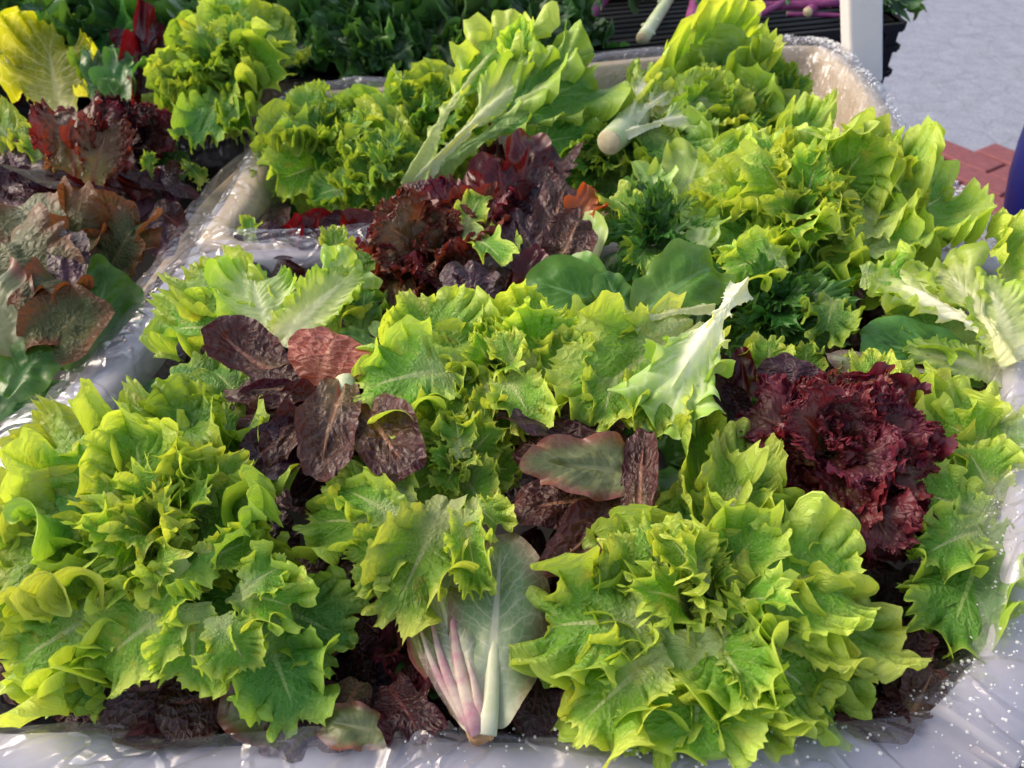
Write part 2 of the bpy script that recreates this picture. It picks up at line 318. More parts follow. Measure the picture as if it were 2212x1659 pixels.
def asphmat():
    m = plain('pale_asphalt', (.31, .33, .41), .85, .3, .22, 14, .6, col2=(.25, .27, .34), dist=.01); nt = m.node_tree; ln = nt.links.new
    pr = [n for n in nt.nodes if n.type == 'BSDF_PRINCIPLED'][0]; src = pr.inputs['Base Color'].links[0].from_socket
    geo = nt.nodes.new('ShaderNodeNewGeometry'); no = nt.nodes.new('ShaderNodeTexNoise'); no.inputs['Scale'].default_value = 5; ln(geo.outputs['Position'], no.inputs['Vector'])
    ad = nt.nodes.new('ShaderNodeVectorMath'); ad.operation = 'MULTIPLY_ADD'; ln(no.outputs['Color'], ad.inputs[0]); ad.inputs[1].default_value = (.12, .12, 0); ln(geo.outputs['Position'], ad.inputs[2])
    v = nt.nodes.new('ShaderNodeTexVoronoi'); v.feature = 'DISTANCE_TO_EDGE'; v.inputs['Scale'].default_value = 5.5; ln(ad.outputs[0], v.inputs['Vector'])
    mr = nt.nodes.new('ShaderNodeMapRange'); ln(v.outputs['Distance'], mr.inputs[0]); mr.inputs[1].default_value = 0; mr.inputs[2].default_value = .035; mr.inputs[3].default_value = .82; mr.inputs[4].default_value = 1
    st = nt.nodes.new('ShaderNodeTexNoise'); st.inputs['Scale'].default_value = 90; st.inputs['Detail'].default_value = 2; ln(geo.outputs['Position'], st.inputs['Vector'])
    s2 = nt.nodes.new('ShaderNodeMapRange'); ln(st.outputs[0], s2.inputs[0]); s2.inputs[1].default_value = .3; s2.inputs[2].default_value = .7; s2.inputs[3].default_value = .8; s2.inputs[4].default_value = 1.15
    mm = nt.nodes.new('ShaderNodeMath'); mm.operation = 'MULTIPLY'; ln(mr.outputs[0], mm.inputs[0]); ln(s2.outputs[0], mm.inputs[1])
    mx = nt.nodes.new('ShaderNodeVectorMath'); mx.operation = 'SCALE'; ln(src, mx.inputs[0]); ln(mm.outputs[0], mx.inputs['Scale']); ln(mx.outputs[0], pr.inputs['Base Color']); return m
def filmmat(name, milk=.16, crump=.8, drops=0.0):
    m, nt, out, N = newmat(name); ln = nt.links.new
    geo = N('ShaderNodeNewGeometry')
    uv = N('ShaderNodeUVMap', uv_map='film')
    # long soft folds running over the rim, plus small crumples
    mp = N('ShaderNodeMapping'); ln(uv.outputs[0], mp.inputs[0]); mp.inputs['Scale'].default_value = (1, .5, 1)
    n1_ = N('ShaderNodeTexNoise', i_Scale=14, i_Detail=3, i_Roughness=.5, i_Distortion=1.5); ln(mp.outputs[0], n1_.inputs['Vector'])
    di = N('ShaderNodeTexNoise', i_Scale=18, i_Detail=3); ln(uv.outputs[0], di.inputs['Vector'])
    ad = N('ShaderNodeVectorMath', operation='MULTIPLY_ADD'); ln(di.outputs['Color'], ad.inputs[0]); ad.inputs[1].default_value = (.06, .06, 0); ln(uv.outputs[0], ad.inputs[2])
    v = N('ShaderNodeTexVoronoi', feature='DISTANCE_TO_EDGE', i_Scale=42); ln(ad.outputs[0], v.inputs['Vector'])
    v2 = N('ShaderNodeTexVoronoi', feature='SMOOTH_F1', i_Scale=60); ln(ad.outputs[0], v2.inputs['Vector'])
    rid = N('ShaderNodeMath', operation='SUBTRACT'); ln(n1_.outputs[0], rid.inputs[0]); rid.inputs[1].default_value = .5
    ab = N('ShaderNodeMath', operation='ABSOLUTE'); ln(rid.outputs[0], ab.inputs[0])
    s1 = N('ShaderNodeMath', operation='MULTIPLY_ADD'); ln(ab.outputs[0], s1.inputs[0]); s1.inputs[1].default_value = 3.0
    vm = N('ShaderNodeMath', operation='MINIMUM'); ln(v.outputs['Distance'], vm.inputs[0]); vm.inputs[1].default_value = .10
    vv = N('ShaderNodeMath', operation='MULTIPLY'); ln(vm.outputs[0], vv.inputs[0]); vv.inputs[1].default_value = 6
    ln(vv.outputs[0], s1.inputs[2])
    def facets(scale, k, prev):
        vf = N('ShaderNodeTexVoronoi', feature='F1', i_Scale=scale); ln(ad.outputs[0], vf.inputs['Vector'])
        d = N('ShaderNodeVectorMath', operation='SUBTRACT'); ln(ad.outputs[0], d.inputs[0]); ln(vf.outputs['Position'], d.inputs[1])
        c = N('ShaderNodeVectorMath', operation='SUBTRACT'); ln(vf.outputs['Color'], c.inputs[0]); c.inputs[1].default_value = (.5, .5, .5)
        dt = N('ShaderNodeVectorMath', operation='DOT_PRODUCT'); ln(d.outputs[0], dt.inputs[0]); ln(c.outputs[0], dt.inputs[1])
        o_ = N('ShaderNodeMath', operation='MULTIPLY_ADD'); ln(dt.outputs['Value'], o_.inputs[0]); o_.inputs[1].default_value = k; ln(prev, o_.inputs[2]); return o_.outputs[0]
    class _S: pass
    s2 = _S(); s2.outputs = [facets(95, 22, facets(38, 26, s1.outputs[0]))]
    b = N('ShaderNodeBump', i_Strength=crump, i_Distance=.004); ln(s2.outputs[0], b.inputs['Height'])
    gl = N('ShaderNodeBsdfGlossy', i_Roughness=.19); ln(b.outputs[0], gl.inputs['Normal']); gl.inputs['Color'].default_value = (.95, .95, 1, 1)
    df = N('ShaderNodeBsdfDiffuse'); df.inputs['Color'].default_value = (.82, .80, .95, 1); ln(b.outputs[0], df.inputs['Normal'])
    tb = N('ShaderNodeBsdfTranslucent'); tb.inputs['Color'].default_value = (.80, .79, .93, 1)
    dm = N('ShaderNodeMixShader'); dm.inputs[0].default_value = .4; ln(df.outputs[0], dm.inputs[1]); ln(tb.outputs[0], dm.inputs[2])
    trn = N('ShaderNodeBsdfTransparent'); trn.inputs[0].default_value = (.97, .97, .98, 1)
    lw = N('ShaderNodeLayerWeight', i_Blend=.5); ln(b.outputs[0], lw.inputs['Normal'])
    mk = N('ShaderNodeMapRange'); ln(di.outputs[0], mk.inputs[0]); mk.inputs[1].default_value = .35; mk.inputs[2].default_value = .7
    mk.inputs[3].default_value = milk*.5; mk.inputs[4].default_value = milk*1.6
    m1 = N('ShaderNodeMixShader'); ln(mk.outputs[0], m1.inputs[0]); ln(trn.outputs[0], m1.inputs[1]); ln(dm.outputs[0], m1.inputs[2])
    fr = N('ShaderNodeMapRange'); ln(lw.outputs['Facing'], fr.inputs[0]); fr.inputs[1].default_value = .1; fr.inputs[2].default_value = 1; fr.inputs[3].default_value = .035; fr.inputs[4].default_value = .32
    m2 = N('ShaderNodeMixShader'); ln(fr.outputs[0], m2.inputs[0]); ln(m1.outputs[0], m2.inputs[1]); ln(gl.outputs[0], m2.inputs[2])
    ln(m2.outputs[0], out.inputs[0]); return m
M_film = filmmat('clear_liner_film', .09, .8)
M_film2 = filmmat('cloudy_liner_film', .13, .85)
M_box = plain('beige_crate_plastic', (.52, .42, .29), .45, .4, .15, 6)
M_box2 = plain('pale_crate_plastic', (.50, .48, .54), .45, .4, .12, 6)
M_black = plain('black_crate_plastic', (.010, .010, .012), .6, .25, .3, 30)
M_table = plain('dark_table_top', (.03, .028, .03), .7, .2, .3, 8)
M_pole = plain('white_pole_paint', (.78, .76, .76), .4, .5, .06, 30)
M_asph = asphmat()
M_brick = plain('red_paving', (.27, .09, .10), .7, .3, .3, 40, .5)
M_joint = plain('dark_joint', (.06, .03, .03), .9, .1, .3, 30)
M_blue = plain('deep_blue_plastic', (.005, .008, .28), .45, .5, .1, 10)
M_drop = newmat('water')[0]
def _d():
    m, nt, out, N = newmat('water_drop'); g = N('ShaderNodeBsdfPrincipled', i_Roughness=.03, i_IOR=1.33); g.inputs['Transmission Weight'].default_value = .6
    g.inputs['Base Color'].default_value = (1, 1, 1, 1); nt.links.new(g.outputs[0], out.inputs[0]); return m
M_drop = _d()
def vegmat(name, c1, c2, sc=30, rough=.45):
    return plain(name, c1, rough, .4, 0, sc, .3, col2=c2, dist=.001)
M_white = vegmat('pale_stem', (.62, .66, .50), (.40, .50, .24), 40)
M_whiterib = vegmat('white_rib', (.58, .58, .44), (.44, .48, .30), 90)
M_cut = vegmat('cut_face', (.60, .54, .38), (.50, .42, .26), 200, .6)
M_rust = vegmat('rusty_cut', (.30, .15, .06), (.42, .26, .12), 120, .6)
M_purple = vegmat('purple_skin', (.20, .02, .13), (.30, .08, .20), 40)
M_pinkrib = vegmat('pink_streaked_rib', (.38, .17, .22), (.50, .42, .34), 90)
MAT['salmon'] = leafmat('salmon_red_leaf', (.34, .09, .06), (.42, .13, .08), (.35, .14, .08), (.60, .28, .17), tr=.25, rough=.3, bump=.5, veinw=.9, ret=9, dome=1, trc=(1.7, .7, .5), patch=(.12, .03, .035))
MAT['redshine'] = leafmat('glossy_red_leaf', (.060, .006, .009), (.095, .008, .011), (.14, .04, .03), (.18, .05, .04), tr=.25, rough=.24, bump=.4, trc=(2.2, .4, .4))
MAT['rust2'] = leafmat('orange_red_leaf', (.40, .07, .03), (.46, .10, .03), (.3, .15, .05), (.40, .16, .06), tr=.35, rough=.35, trc=(1.7, .7, .5))
MAT['rounded'] = leafmat('smooth_pale_green_leaf', (.26, .42, .10), (.36, .50, .12), (.44, .54, .24), (.46, .58, .26), tr=.3, rough=.36, bump=.2)
MAT['smoothdeep'] = leafmat('smooth_deep_green_leaf', (.055, .17, .015), (.11, .24, .03), (.14, .26, .08), (.14, .30, .09), tr=.28, rough=.33, bump=.15, veinw=.35)
MAT['underside'] = leafmat('pale_green_underside', (.20, .30, .13), (.24, .16, .10), (.50, .55, .42), (.58, .58, .44), tr=.22, rough=.5, bump=.2)
MAT['plum'] = leafmat('plum_coloured_leaf', (.028, .009, .020), (.040, .009, .018), (.10, .03, .06), (.13, .05, .07), tr=.15, rough=.34, bump=.35, dome=.9, ret=13, veinw=.8, trc=(1.8, .5, .7))

# ------------------------------------------------------------------ solids
def extrude_poly(name, pts, z0, z1, mat, parent=None):
    n = len(pts); V = [(p[0], p[1], z0) for p in pts]+[(p[0], p[1], z1) for p in pts]
    F = [tuple(range(n-1, -1, -1)), tuple(range(n, 2*n))]+[(i, (i+1) % n, n+(i+1) % n, n+i) for i in range(n)]
    return meshobj(name, V, F, mat, parent, smooth=False)
def tube(name, pts, radii, mat, parent=None, n=16, cap=True, flat=1.0, wob=0.0):
    V = []; F = []; pts = [Vector(p) for p in pts]; rg = random.Random(len(name)*7+int(abs(pts[0].x)*1e4))
    for i, p in enumerate(pts):
        t = (pts[min(i+1, len(pts)-1)]-pts[max(i-1, 0)]).normalized(); a = t.cross(Vector((0, 0, 1)));
        a = a.normalized() if a.length > .1 else Vector((1, 0, 0)); b = t.cross(a).normalized()
        for k in range(n):
            q = 2*math.pi*k/n; r = radii[i]*(1+wob*rg.uniform(-1, 1)); V.append(p+a*math.cos(q)*r+b*math.sin(q)*r*flat)
    for i in range(len(pts)-1):
        for k in range(n): F.append((i*n+k, i*n+(k+1) % n, (i+1)*n+(k+1) % n, (i+1)*n+k))
    if cap: F += [tuple(range(n-1, -1, -1)), tuple(range((len(pts)-1)*n, len(pts)*n))]
    return meshobj(name, V, F, mat, parent)
def spline(P, n, closed=False):
    P = [Vector(p) for p in P]; out = []; m = len(P); segs = m if closed else m-1
    g = (lambda i: P[i % m]) if closed else (lambda i: P[max(0, min(m-1, i))])
    for k in range(n):
        t = k/(n if closed else n-1)*segs; i = min(int(t), segs-1); f = t-i
        p0, p1, p2, p3 = g(i-1), g(i), g(i+1), g(i+2)
        out.append(.5*((2*p1)+(p2-p0)*f+(2*p0-5*p1+4*p2-p3)*f*f+(3*p1-p0-3*p2+p3)*f**3))
    return out

# ---- the ground: asphalt sheet, red paving in bricks
tag(meshobj('asphalt', [(-60, -40, 0), (60, -40, 0), (60, 120, 0), (-60, 120, 0)], [(0, 1, 2, 3)], M_asph, smooth=False), kind='structure')
pv = [at(2035, 345, -RIM), at(2420, 352, -RIM), at(2900, 1300, -RIM), at(1500, 1300, -RIM), at(1560, 345, -RIM)]
base = tag(extrude_poly('paving_bed', [(p.x, p.y) for p in pv], .002, .012, M_joint), kind='structure')
pvn = tag(empty('red_paving', (pv[0].x, pv[0].y, 0), None, None), kind='structure')
ang = math.radians(33); ca, sa = math.cos(ang), math.sin(ang); bw, bl = .115, .235
o0 = at(2130, 450, -RIM); rg = random.Random(4)
brick_me = None; nb = 0
for i in range(-14, 15):
    for j in range(-8, 9):
        lx, ly = (i)*bw, j*bl+(i % 2)*bl/2
        x, y = o0.x+lx*ca-ly*sa, o0.y+lx*sa+ly*ca
        pm = [pv[0], pv[1], pv[2], pv[3], pv[4]]; inside = True
        for k in range(5):
            a_, b_ = pm[k], pm[(k+1) % 5]
            if (b_.x-a_.x)*(y-a_.y)-(b_.y-a_.y)*(x-a_.x) > .012: inside = False
        if not inside or x > 2.6 or x < .9 or y < .9: continue
        if brick_me is None:
            h1, h2 = bw/2-.004, bl/2-.004; c = .004; V = []
            for (z, e) in ((0, 0), (.016, 0), (.020, c)): V += [(-h1+e, -h2+e, z), (h1-e, -h2+e, z), (h1-e, h2-e, z), (-h1+e, h2-e, z)]
            F = [(8, 9, 10, 11)]+[(r*4+k, r*4+(k+1) % 4, r*4+4+(k+1) % 4, r*4+4+k) for r in (0, 1) for k in range(4)]
            ob = meshobj('brick', V, F, M_brick, smooth=False); brick_me = ob.data
        else: ob = bpy.data.objects.new('brick', brick_me); COL.objects.link(ob)
        ob.parent = pvn; ob.location = (x-pvn.location.x, y-pvn.location.y, .004+rg.uniform(0, .003)); ob.rotation_euler = (rg.uniform(-.006, .006), rg.uniform(-.006, .006), ang); nb += 1

# ---- blue drum at the right edge
bb = at(2672, 470, -.25)
bn = empty('blue_bag', (bb.x+.12, bb.y, .0), 'deep blue rounded bag cut off by the right edge, leaning over the red paving', 'bag')
V = []; n = 40; m = 24; tl = math.radians(27)
for i in range(m+1):
    a = math.pi*i/m; rr = abs(math.sin(a))**.7; zz = -math.cos(a)
    for k in range(n):
        q = 2*math.pi*k/n; fold = 1+.02*math.sin(7*q+3*zz); x, y, z = .27*rr*math.cos(q)*fold, .27*rr*math.sin(q)*fold, .48*zz
        V.append((bb.x+x*math.cos(tl)-z*math.sin(tl), bb.y+y, .46+x*math.sin(tl)+z*math.cos(tl)))
meshobj('body', V, gridfaces(m+1, n, True), M_blue, bn)
hp = [Vector((bb.x-.22+.02*math.cos(t), bb.y+.08*math.cos(t), .90+.10*math.sin(t))) for t in np.linspace(0, math.pi, 9)]
tube('handle', hp, [.006]*9, M_blue, bn, 8)

# ---- tables
T1 = [at(-1500, 1900, -.16), at(2300, 1900, -.16), at(2060, 1300, -.16), at(2040, 700, -.16), at(1960, 430, -.16), at(1850, 270, -.16), at(-1500, 270, -.16)]
tb = empty('table', (0, .3, 0), 'dark low table under the three film lined crates of lettuce', 'table')
extrude_poly('table_top', [(p.x, p.y) for p in T1], RIM-.19, RIM-.155, M_table, tb)
for u, v in ((-900, 1700), (1900, 1650), (1700, 350), (-900, 350)):
    p = at(u, v, -.16); tube('leg', [(p.x, p.y, 0), (p.x, p.y, RIM-.19)], [.02, .02], M_table, tb)

# ---- film lined crates
def crate(label, crest, centre, prof_in, lip=.02, depth=.14, closed=True, boxlip=.0, mat=None):
    c0 = centre; e = empty('crate', (c0.x, c0.y, RIM-.15), label, 'crate', None)
    pts = spline(crest, 90, True); V = []; rows = [(.012, -depth), (.006, -.02), (.004, -.004), (-.004-boxlip*.2, -.0035), (-lip-.002, -.006), (-lip-.004, -.012), (-.016, -.014), (-.004, -depth-.002)]
    for inn, z in rows:
        for p in pts:
            d = (c0-p); d.z = 0; d.normalize(); q = p+d*inn; V.append((q.x, q.y, p.z+z-.004))
    F = gridfaces(len(rows), len(pts), True)
    F.append(tuple(range(len(pts)-1, -1, -1)))
    meshobj('shell', V, F, mat or M_box, e); return e
def film(name, label, crest, centre, prof, mat, seed=1, amp=.004, n=260, sub=6, closed=True, parent=None, width=None):
    rg = np.random.RandomState(seed); pts = spline(crest, n, closed); V = []; UV = []
    P = [];
    for i in range(len(prof)-1):
        for k in range(sub): f = k/sub; P.append(tuple(prof[i][c]*(1-f)+prof[i+1][c]*f for c in range(2)))
    P.append(prof[-1]); s_ = 0; cum = [0]
    for i in range(1, len(pts)): cum.append(cum[-1]+(pts[i]-pts[i-1]).length)
    tt = 0
    for j, (inn, z) in enumerate(P):
        if j: tt += math.hypot(P[j][0]-P[j-1][0], P[j][1]-P[j-1][1])
        for i, p in enumerate(pts):
            wf = width[i*len(width)//len(pts)] if width else 1
            d = (centre-p); d.z = 0; d.normalize()
            k_ = inn*(wf if inn < 0 else 1)
            away = min(1, abs(tt)*30+.2)
            nv = mnoise.noise_vector(Vector((p.x*16+seed, p.y*16, tt*7)))+.45*mnoise.noise_vector(Vector((p.x*48+seed, p.y*48, tt*22)))+.2*mnoise.noise_vector(Vector((p.x*110, p.y*110, tt*70)))
            rd = abs(mnoise.noise(Vector((p.x*26, p.y*26+seed, tt*5))))
            q = p+d*k_+Vector((0, 0, z))+nv*amp*1.0+Vector((0, 0, 1))*(-rd*amp*2.4+amp)
            V.append(q); UV.append((cum[i], tt))
    F = gridfaces(len(P), len(pts), closed)
    o = meshobj(name, V, F, mat, parent)
    uvl = o.data.uv_layers.new(name='film'); UVa = np.array(UV, np.float32); li = np.zeros(len(o.data.loops), np.int32); o.data.loops.foreach_get('vertex_index', li)
    uvl.data.foreach_set('uv', UVa[li].ravel())
    if label: tag(o, label, 'plastic film')
    return o, V
FRONT = [(860, 514), (640, 536), (460, 560), (330, 700), (190, 860), (60, 1000), (-60, 1170), (-190, 1380), (-90, 1560), (60, 1578), (173, 1576), (277, 1600), (347, 1614), (660, 1606), (980, 1606), (1233, 1611), (1426, 1630), (1568, 1617), (1728, 1585), (2012, 1556), (2062, 1515), (2136, 1432), (2175, 1354), (2214, 1212), (2212, 1040), (2204, 840), (2196, 670), (2150, 560), (1950, 540), (1500, 520), (1150, 510)]
BACK = [(500, 505), (540, 400), (610, 270), (668, 196), (900, 176), (1300, 128), (1600, 98), (1740, 90), (1800, 110), (1860, 170), (1935, 290), (2040, 410), (2135, 525), (1900, 500), (1400, 490), (860, 490)]
LEFT = [(640, 172), (560, 300), (440, 420), (360, 540), (250, 690), (120, 860), (-40, 1080), (-300, 1400), (-900, 1400), (-900, 300), (-500, 150), (100, 130)]
fc = [at(u, v, .035 if u > 2100 and v > 600 and v < 1300 else (.018 if u > 2050 else 0)) for u, v in FRONT]; bc = [at(u, v, .0) for u, v in BACK]; lc = [at(u, v, -.03) for u, v in LEFT]
FC, BC, LC = at(1100, 950), at(1200, 330), at(-200, 600)
crate('pale crate nearest the camera, its rim wrapped in clear film', fc, FC, None, .028, mat=M_box2)
crate('cream crate in the middle behind the front one, wrapped in film', bc, BC, None, .02)
crate('cream crate cut off by the left edge, holding red and bronze lettuce', lc, LC, None, .035)
pin = [(.05, -.125), (.030, -.06), (.014, -.018), (.004, .001), (-.004, .004)]
wid = [1.0]*31
for i in (4, 5, 6, 7, 8): wid[i] = 1.3
for i in (18, 19, 20, 21, 22): wid[i] = 2.2
_, VF = film('plastic_liner', 'clear crinkled film lining the front crate and hanging over its rim', fc, FC, pin+[(-.016, .003), (-.034, -.006), (-.050, -.03), (-.060, -.08)], M_film2, 3, .0034, 420, 6, width=wid)
_, VB = film('plastic_liner', 'clear film lining the middle crate, beaded with water at its far right corner', bc, BC, pin+[(-.014, .003), (-.026, -.008), (-.034, -.04), (-.038, -.08)], M_film, 9, .003, 320, 5)
_, VL = film('plastic_liner', 'clear film draped over the right edge of the left crate', lc, LC, pin+[(-.016, .002), (-.034, -.004), (-.048, -.02), (-.055, -.05)], M_film, 15, .003, 300, 5)
# beads of water on the film
def drops(VV, test, n, parent, seed, rr=(.0004, .0011)):
    rg = random.Random(seed); V = []; F = []; cand = [v for v in VV if test(v)]
    if not cand: return
    base = []
    for a in range(4):
        for b in range(6): base.append((math.sin(a*.52)*math.cos(b*1.05), math.sin(a*.52)*math.sin(b*1.05), math.cos(a*.52)))
    for _ in range(n):
        c = Vector(rg.choice(cand))+Vector([rg.gauss(0, .0022) for _ in range(2)]+[0]); r = rg.uniform(*rr)*rg.uniform(.5, 1); k0 = len(V)
        V += [(c.x+x*r, c.y+y*r, c.z+.0004+z*r) for x, y, z in base]
        for a in range(3):
            for b in range(6): F.append((k0+a*6+b, k0+a*6+(b+1) % 6, k0+a*6+6+(b+1) % 6, k0+a*6+6+b))
    o = meshobj('water_droplets', V, F, M_drop); tag(o, None, None, None, 'stuff'); o.parent = parent; return o
LF = [o for o in COL.objects if o.name.startswith('plastic_liner')]
LF.sort(key=lambda o: o.name)
ptA = at(1980, 200).x
drops(VB, lambda v: v[0] > at(1650, 100).x and v[1] > .55 and v[2] > RIM-.05, 1800, LF[1], 1, (.0007, .0018))
drops(VF, lambda v: v[1] > .38 and v[0] > .2 and v[2] > RIM-.02, 700, LF[0], 2)
drops(VF, lambda v: v[1] < .26 and v[0] > .12 and v[2] > RIM-.08, 900, LF[0], 3)
tag(LF[0].children[0], 'small clear beads of water scattered over the film', None) if False else None
drops(VF, lambda v: v[1] < .20 and -.05 < v[0] <= .12 and v[2] > RIM-.03, 250, LF[0], 4)

# ---- white pole with its foot joint
pp = at(1861, 150, .0); pt = pp+Vector((.010, .02, 0))
top = at(1858, -60, .0); 
pn = empty('canopy_pole', (pp.x, pp.y, 0), 'white square pole standing behind the far right corner of the middle crate', 'pole')
def boxbar(name, a, b, hx, hy, mat, parent):
    V = []
    for p in (a, b): V += [(p[0]-hx, p[1]-hy, p[2]), (p[0]+hx, p[1]-hy, p[2]), (p[0]+hx, p[1]+hy, p[2]), (p[0]-hx, p[1]+hy, p[2])]
    F = [(3, 2, 1, 0), (4, 5, 6, 7)]+[(k, (k+1) % 4, 4+(k+1) % 4, 4+k) for k in range(4)]
    o = meshobj(name, V, F, mat, parent, smooth=False); bm = o.modifiers.new('b', 'BEVEL'); bm.width = min(hx, hy)*.25; bm.segments = 3; return o
py = pp.y+.09
def onpole(u, v, y):   # point at pixel on the vertical plane at distance y
    a = at(u, v, 0)-Vector((0, 0, CAMZ)); c = Vector((0, 0, CAMZ)); d = a; return c+d*(y/d.y)
a0, a1 = onpole(1862, 168, py), onpole(1858, -120, py)
boxbar('post', a0, a1, .0225, .020, M_pole, pn)
a2 = onpole(1874, 250, py+.01)
boxbar('joint', onpole(1873, 178, py), a2, .0215, .02, M_pole, pn)
boxbar('lower_post', (a2[0], a2[1]+.01, 0), (a2[0], a2[1]+.01, a2[2]), .017, .017, M_pole, pn)
boxbar('foot', (a2[0], a2[1], .0), (a2[0], a2[1], .02), .05, .05, M_pole, pn)

# ---- black crates behind
def blackcrate(label, corners, z0, z1, ribs=0, name='black_crate'):
    c = sum((Vector(p) for p in corners), Vector())/4; e = empty(name, (c.x, c.y, z0), label, 'crate')
    n = 4
    for k in range(4):
        a, b = Vector(corners[k]), Vector(corners[(k+1) % 4]); t = (b-a).normalized(); nn = Vector((t.y, -t.x, 0)); L = (b-a).length
        def wallbar(nm, za, zb, th, ofs=0):
            V = []
            for z in (za, zb): V += [(*(a+nn*(-th+ofs)).xy, z), (*(b+nn*(-th+ofs)).xy, z), (*(b+nn*ofs).xy, z), (*(a+nn*ofs).xy, z)]
            return meshobj(nm, V, [(3, 2, 1, 0), (4, 5, 6, 7)]+[(q, (q+1) % 4, 4+(q+1) % 4, 4+q) for q in range(4)], M_black, e, smooth=False)
        wallbar('side', z0, z1, .008); wallbar('rim', z1-.012, z1, .016, .008)
        for r_ in range(1, 4):
            wallbar('rib', z0+(z1-z0)*r_/4-.004, z0+(z1-z0)*r_/4+.004, .004, .009)
        m = int(L/.05)
        if ribs:
            for q in range(m):
                p = a+t*(q+.5)*L/m; V = []
                for z in (z0, z1-.012):
                    for sx, sy in ((-.003, 0), (.003, 0), (.003, .008), (-.003, .008)): w_ = p+t*sx+nn*sy; V.append((w_.x, w_.y, z))
                meshobj('upright', V, [(3, 2, 1, 0), (4, 5, 6, 7)]+[(j, (j+1) % 4, 4+(j+1) % 4, 4+j) for j in range(4)], M_black, e, smooth=False)
    V = [(*Vector(p).xy, z0+.004) for p in corners]; meshobj('bottom', V, [(0, 1, 2, 3)], M_black, e, smooth=False)
    return e
ka, kb = at(-700, 165, -.03), at(1215, 150, -.03)
kd = Vector((0, .42, 0))
blackcrate('wide black crate heaped with dark kale behind the lettuce', [ka.xyz, kb.xyz, kb+kd, ka+kd], RIM-.20, RIM-.035)
ca_, cb_ = at(1235, 118, -.0), at(1893, 84, -.0); cd_ = Vector((.02, .30, 0))
for (z0, z1, l) in ((RIM-.16, RIM-.012, 'top black slatted crate under the purple kohlrabi, touching the white pole'), (RIM-.33, RIM-.165, 'second black crate of the stack under the kohlrabi'), (RIM-.50, RIM-.335, 'third black crate of the stack under the kohlrabi')):
    q1, q2 = at(1240, 112, -.01), at(1950, 44, -.01)
    q1.z = q2.z = 0
    blackcrate(l, [q1, q2, q2+Vector((-.02, .34, 0)), q1+Vector((0, .34, 0))], z0, z1, ribs=1)
cb = blackcrate('lowest black crate of the stack, standing on the pavement under the kohlrabi', [q1, q2, q2+Vector((-.02, .34, 0)), q1+Vector((0, .34, 0))], .0, RIM-.505, ribs=1)
# slatted tray floor close under the vegetables of the top crate
q1, q2 = at(1240, 112, -.01), at(1950, 44, -.01)
for k in range(14):
    y0 = .012+k*.024; V = []
    for z in (RIM-.045, RIM-.038):
        for p, dy in ((q1, y0), (q2, y0), (q2, y0+.015), (q1, y0+.015)): V.append((p.x+(.012 if p is q1 else -.012), p.y+dy, z))
    top_e = [o for o in COL.objects if o.name == 'black_crate.001'][0]
    meshobj('slat', V, [(3, 2, 1, 0), (4, 5, 6, 7)]+[(j, (j+1) % 4, 4+(j+1) % 4, 4+j) for j in range(4)], M_black, top_e, smooth=False)

# ------------------------------------------------------------------ vegetables
def LZ(u, v, z): return at(u, v, z/100)
def put(parent, specs):
    """specs: shape, material, foot u v z, tip u v z (z in cm above the rim), width, roll, bend, cup, variant[, twist]"""
    for sp in specs:
        sh, mt, bu, bv, bz, tu, tv, tz, wd, ro, be, cu, va = sp[:13]; tw = sp[13] if len(sp) > 13 else 0
        A_, B_ = LZ(bu, bv, bz), LZ(tu, tv, tz); C_ = (A_+B_)/2-Vector((0, 0, CAMZ)); dep = C_.y*math.cos(PITCH)-C_.z*math.sin(PITCH)
        ws = max(.42, min(1.5, math.hypot(bu-tu, bv-tv)*dep/FPX/(B_-A_).length))      # the blade keeps the breadth it has in view
        leafobj(leafmesh(sh, va, bend=be, cup=cu, twist=tw), MAT[mt], A_, B_, roll=ro, wide=wd*ws*1.05, parent=parent)
def rosette(parent, c, axis, R, n, shape, mats, seed, t0=0.0, t1=1.0, el0=12, el1=92, wide=1.0, bends=(-.9, -.5, .2), skip=None, squash=1.0):
    rg = random.Random(seed); ax = Vector(axis).normalized(); a = Vector((1, 0, 0)); a = (a-ax*a.dot(ax)).normalized(); b = ax.cross(a)
    for i in range(n):
        t = t0+(t1-t0)*(i+.5)/n; phi = i*2.39996+seed+rg.uniform(-.5, .5)
        if skip and skip(phi % (2*math.pi), t): continue
        rad = a*math.cos(phi)+b*math.sin(phi)*squash
        el = math.radians(el0+(el1-el0)*t**.8+rg.uniform(-15, 12)); L = R*(.42+.58*t**.7)*rg.uniform(.75, 1.15)
        d = (ax*math.cos(el)+rad*math.sin(el)); base = c+ax*(.10*R*(1-t))+rad*.04*R
        m = mats[0] if t < .45 or len(mats) == 1 else rg.choice(mats)
        sh_ = shape
        if shape == 'frill' and t < .38: sh_, L = 'frisee', L*1.05
        leafobj(leafmesh(sh_ if sh_ != 'frill' else rg.choice(['frill', 'curl', 'curl', 'fan']), rg.randrange(6), bend=rg.choice(bends), cup=.5), MAT[m], base, base+d*L, up=ax*math.sin(el)-rad*math.cos(el), roll=rg.uniform(-32, 32), wide=wide*rg.uniform(.75, 1.15), parent=parent)
def veg(name, label, u, v, z, cat='lettuce', group=None): return empty(name, LZ(u, v, z), label, cat, group)
def stem(parent, a, b, r0, r1, mat=None, cut=True, n=12):
    a, b = LZ(*a), LZ(*b); pts = [a.lerp(b, i/6) for i in range(7)]; rr = [r0+(r1-r0)*i/6 for i in range(7)]
    s = tube('stem', pts, rr, mat or M_white, parent, n)
    if cut:
        d = (a-b).normalized(); tube('cut_end', [a+d*.0002, a+d*.0012], [r0*.97, r0*.9], M_cut, s if False else parent, n)
    return s
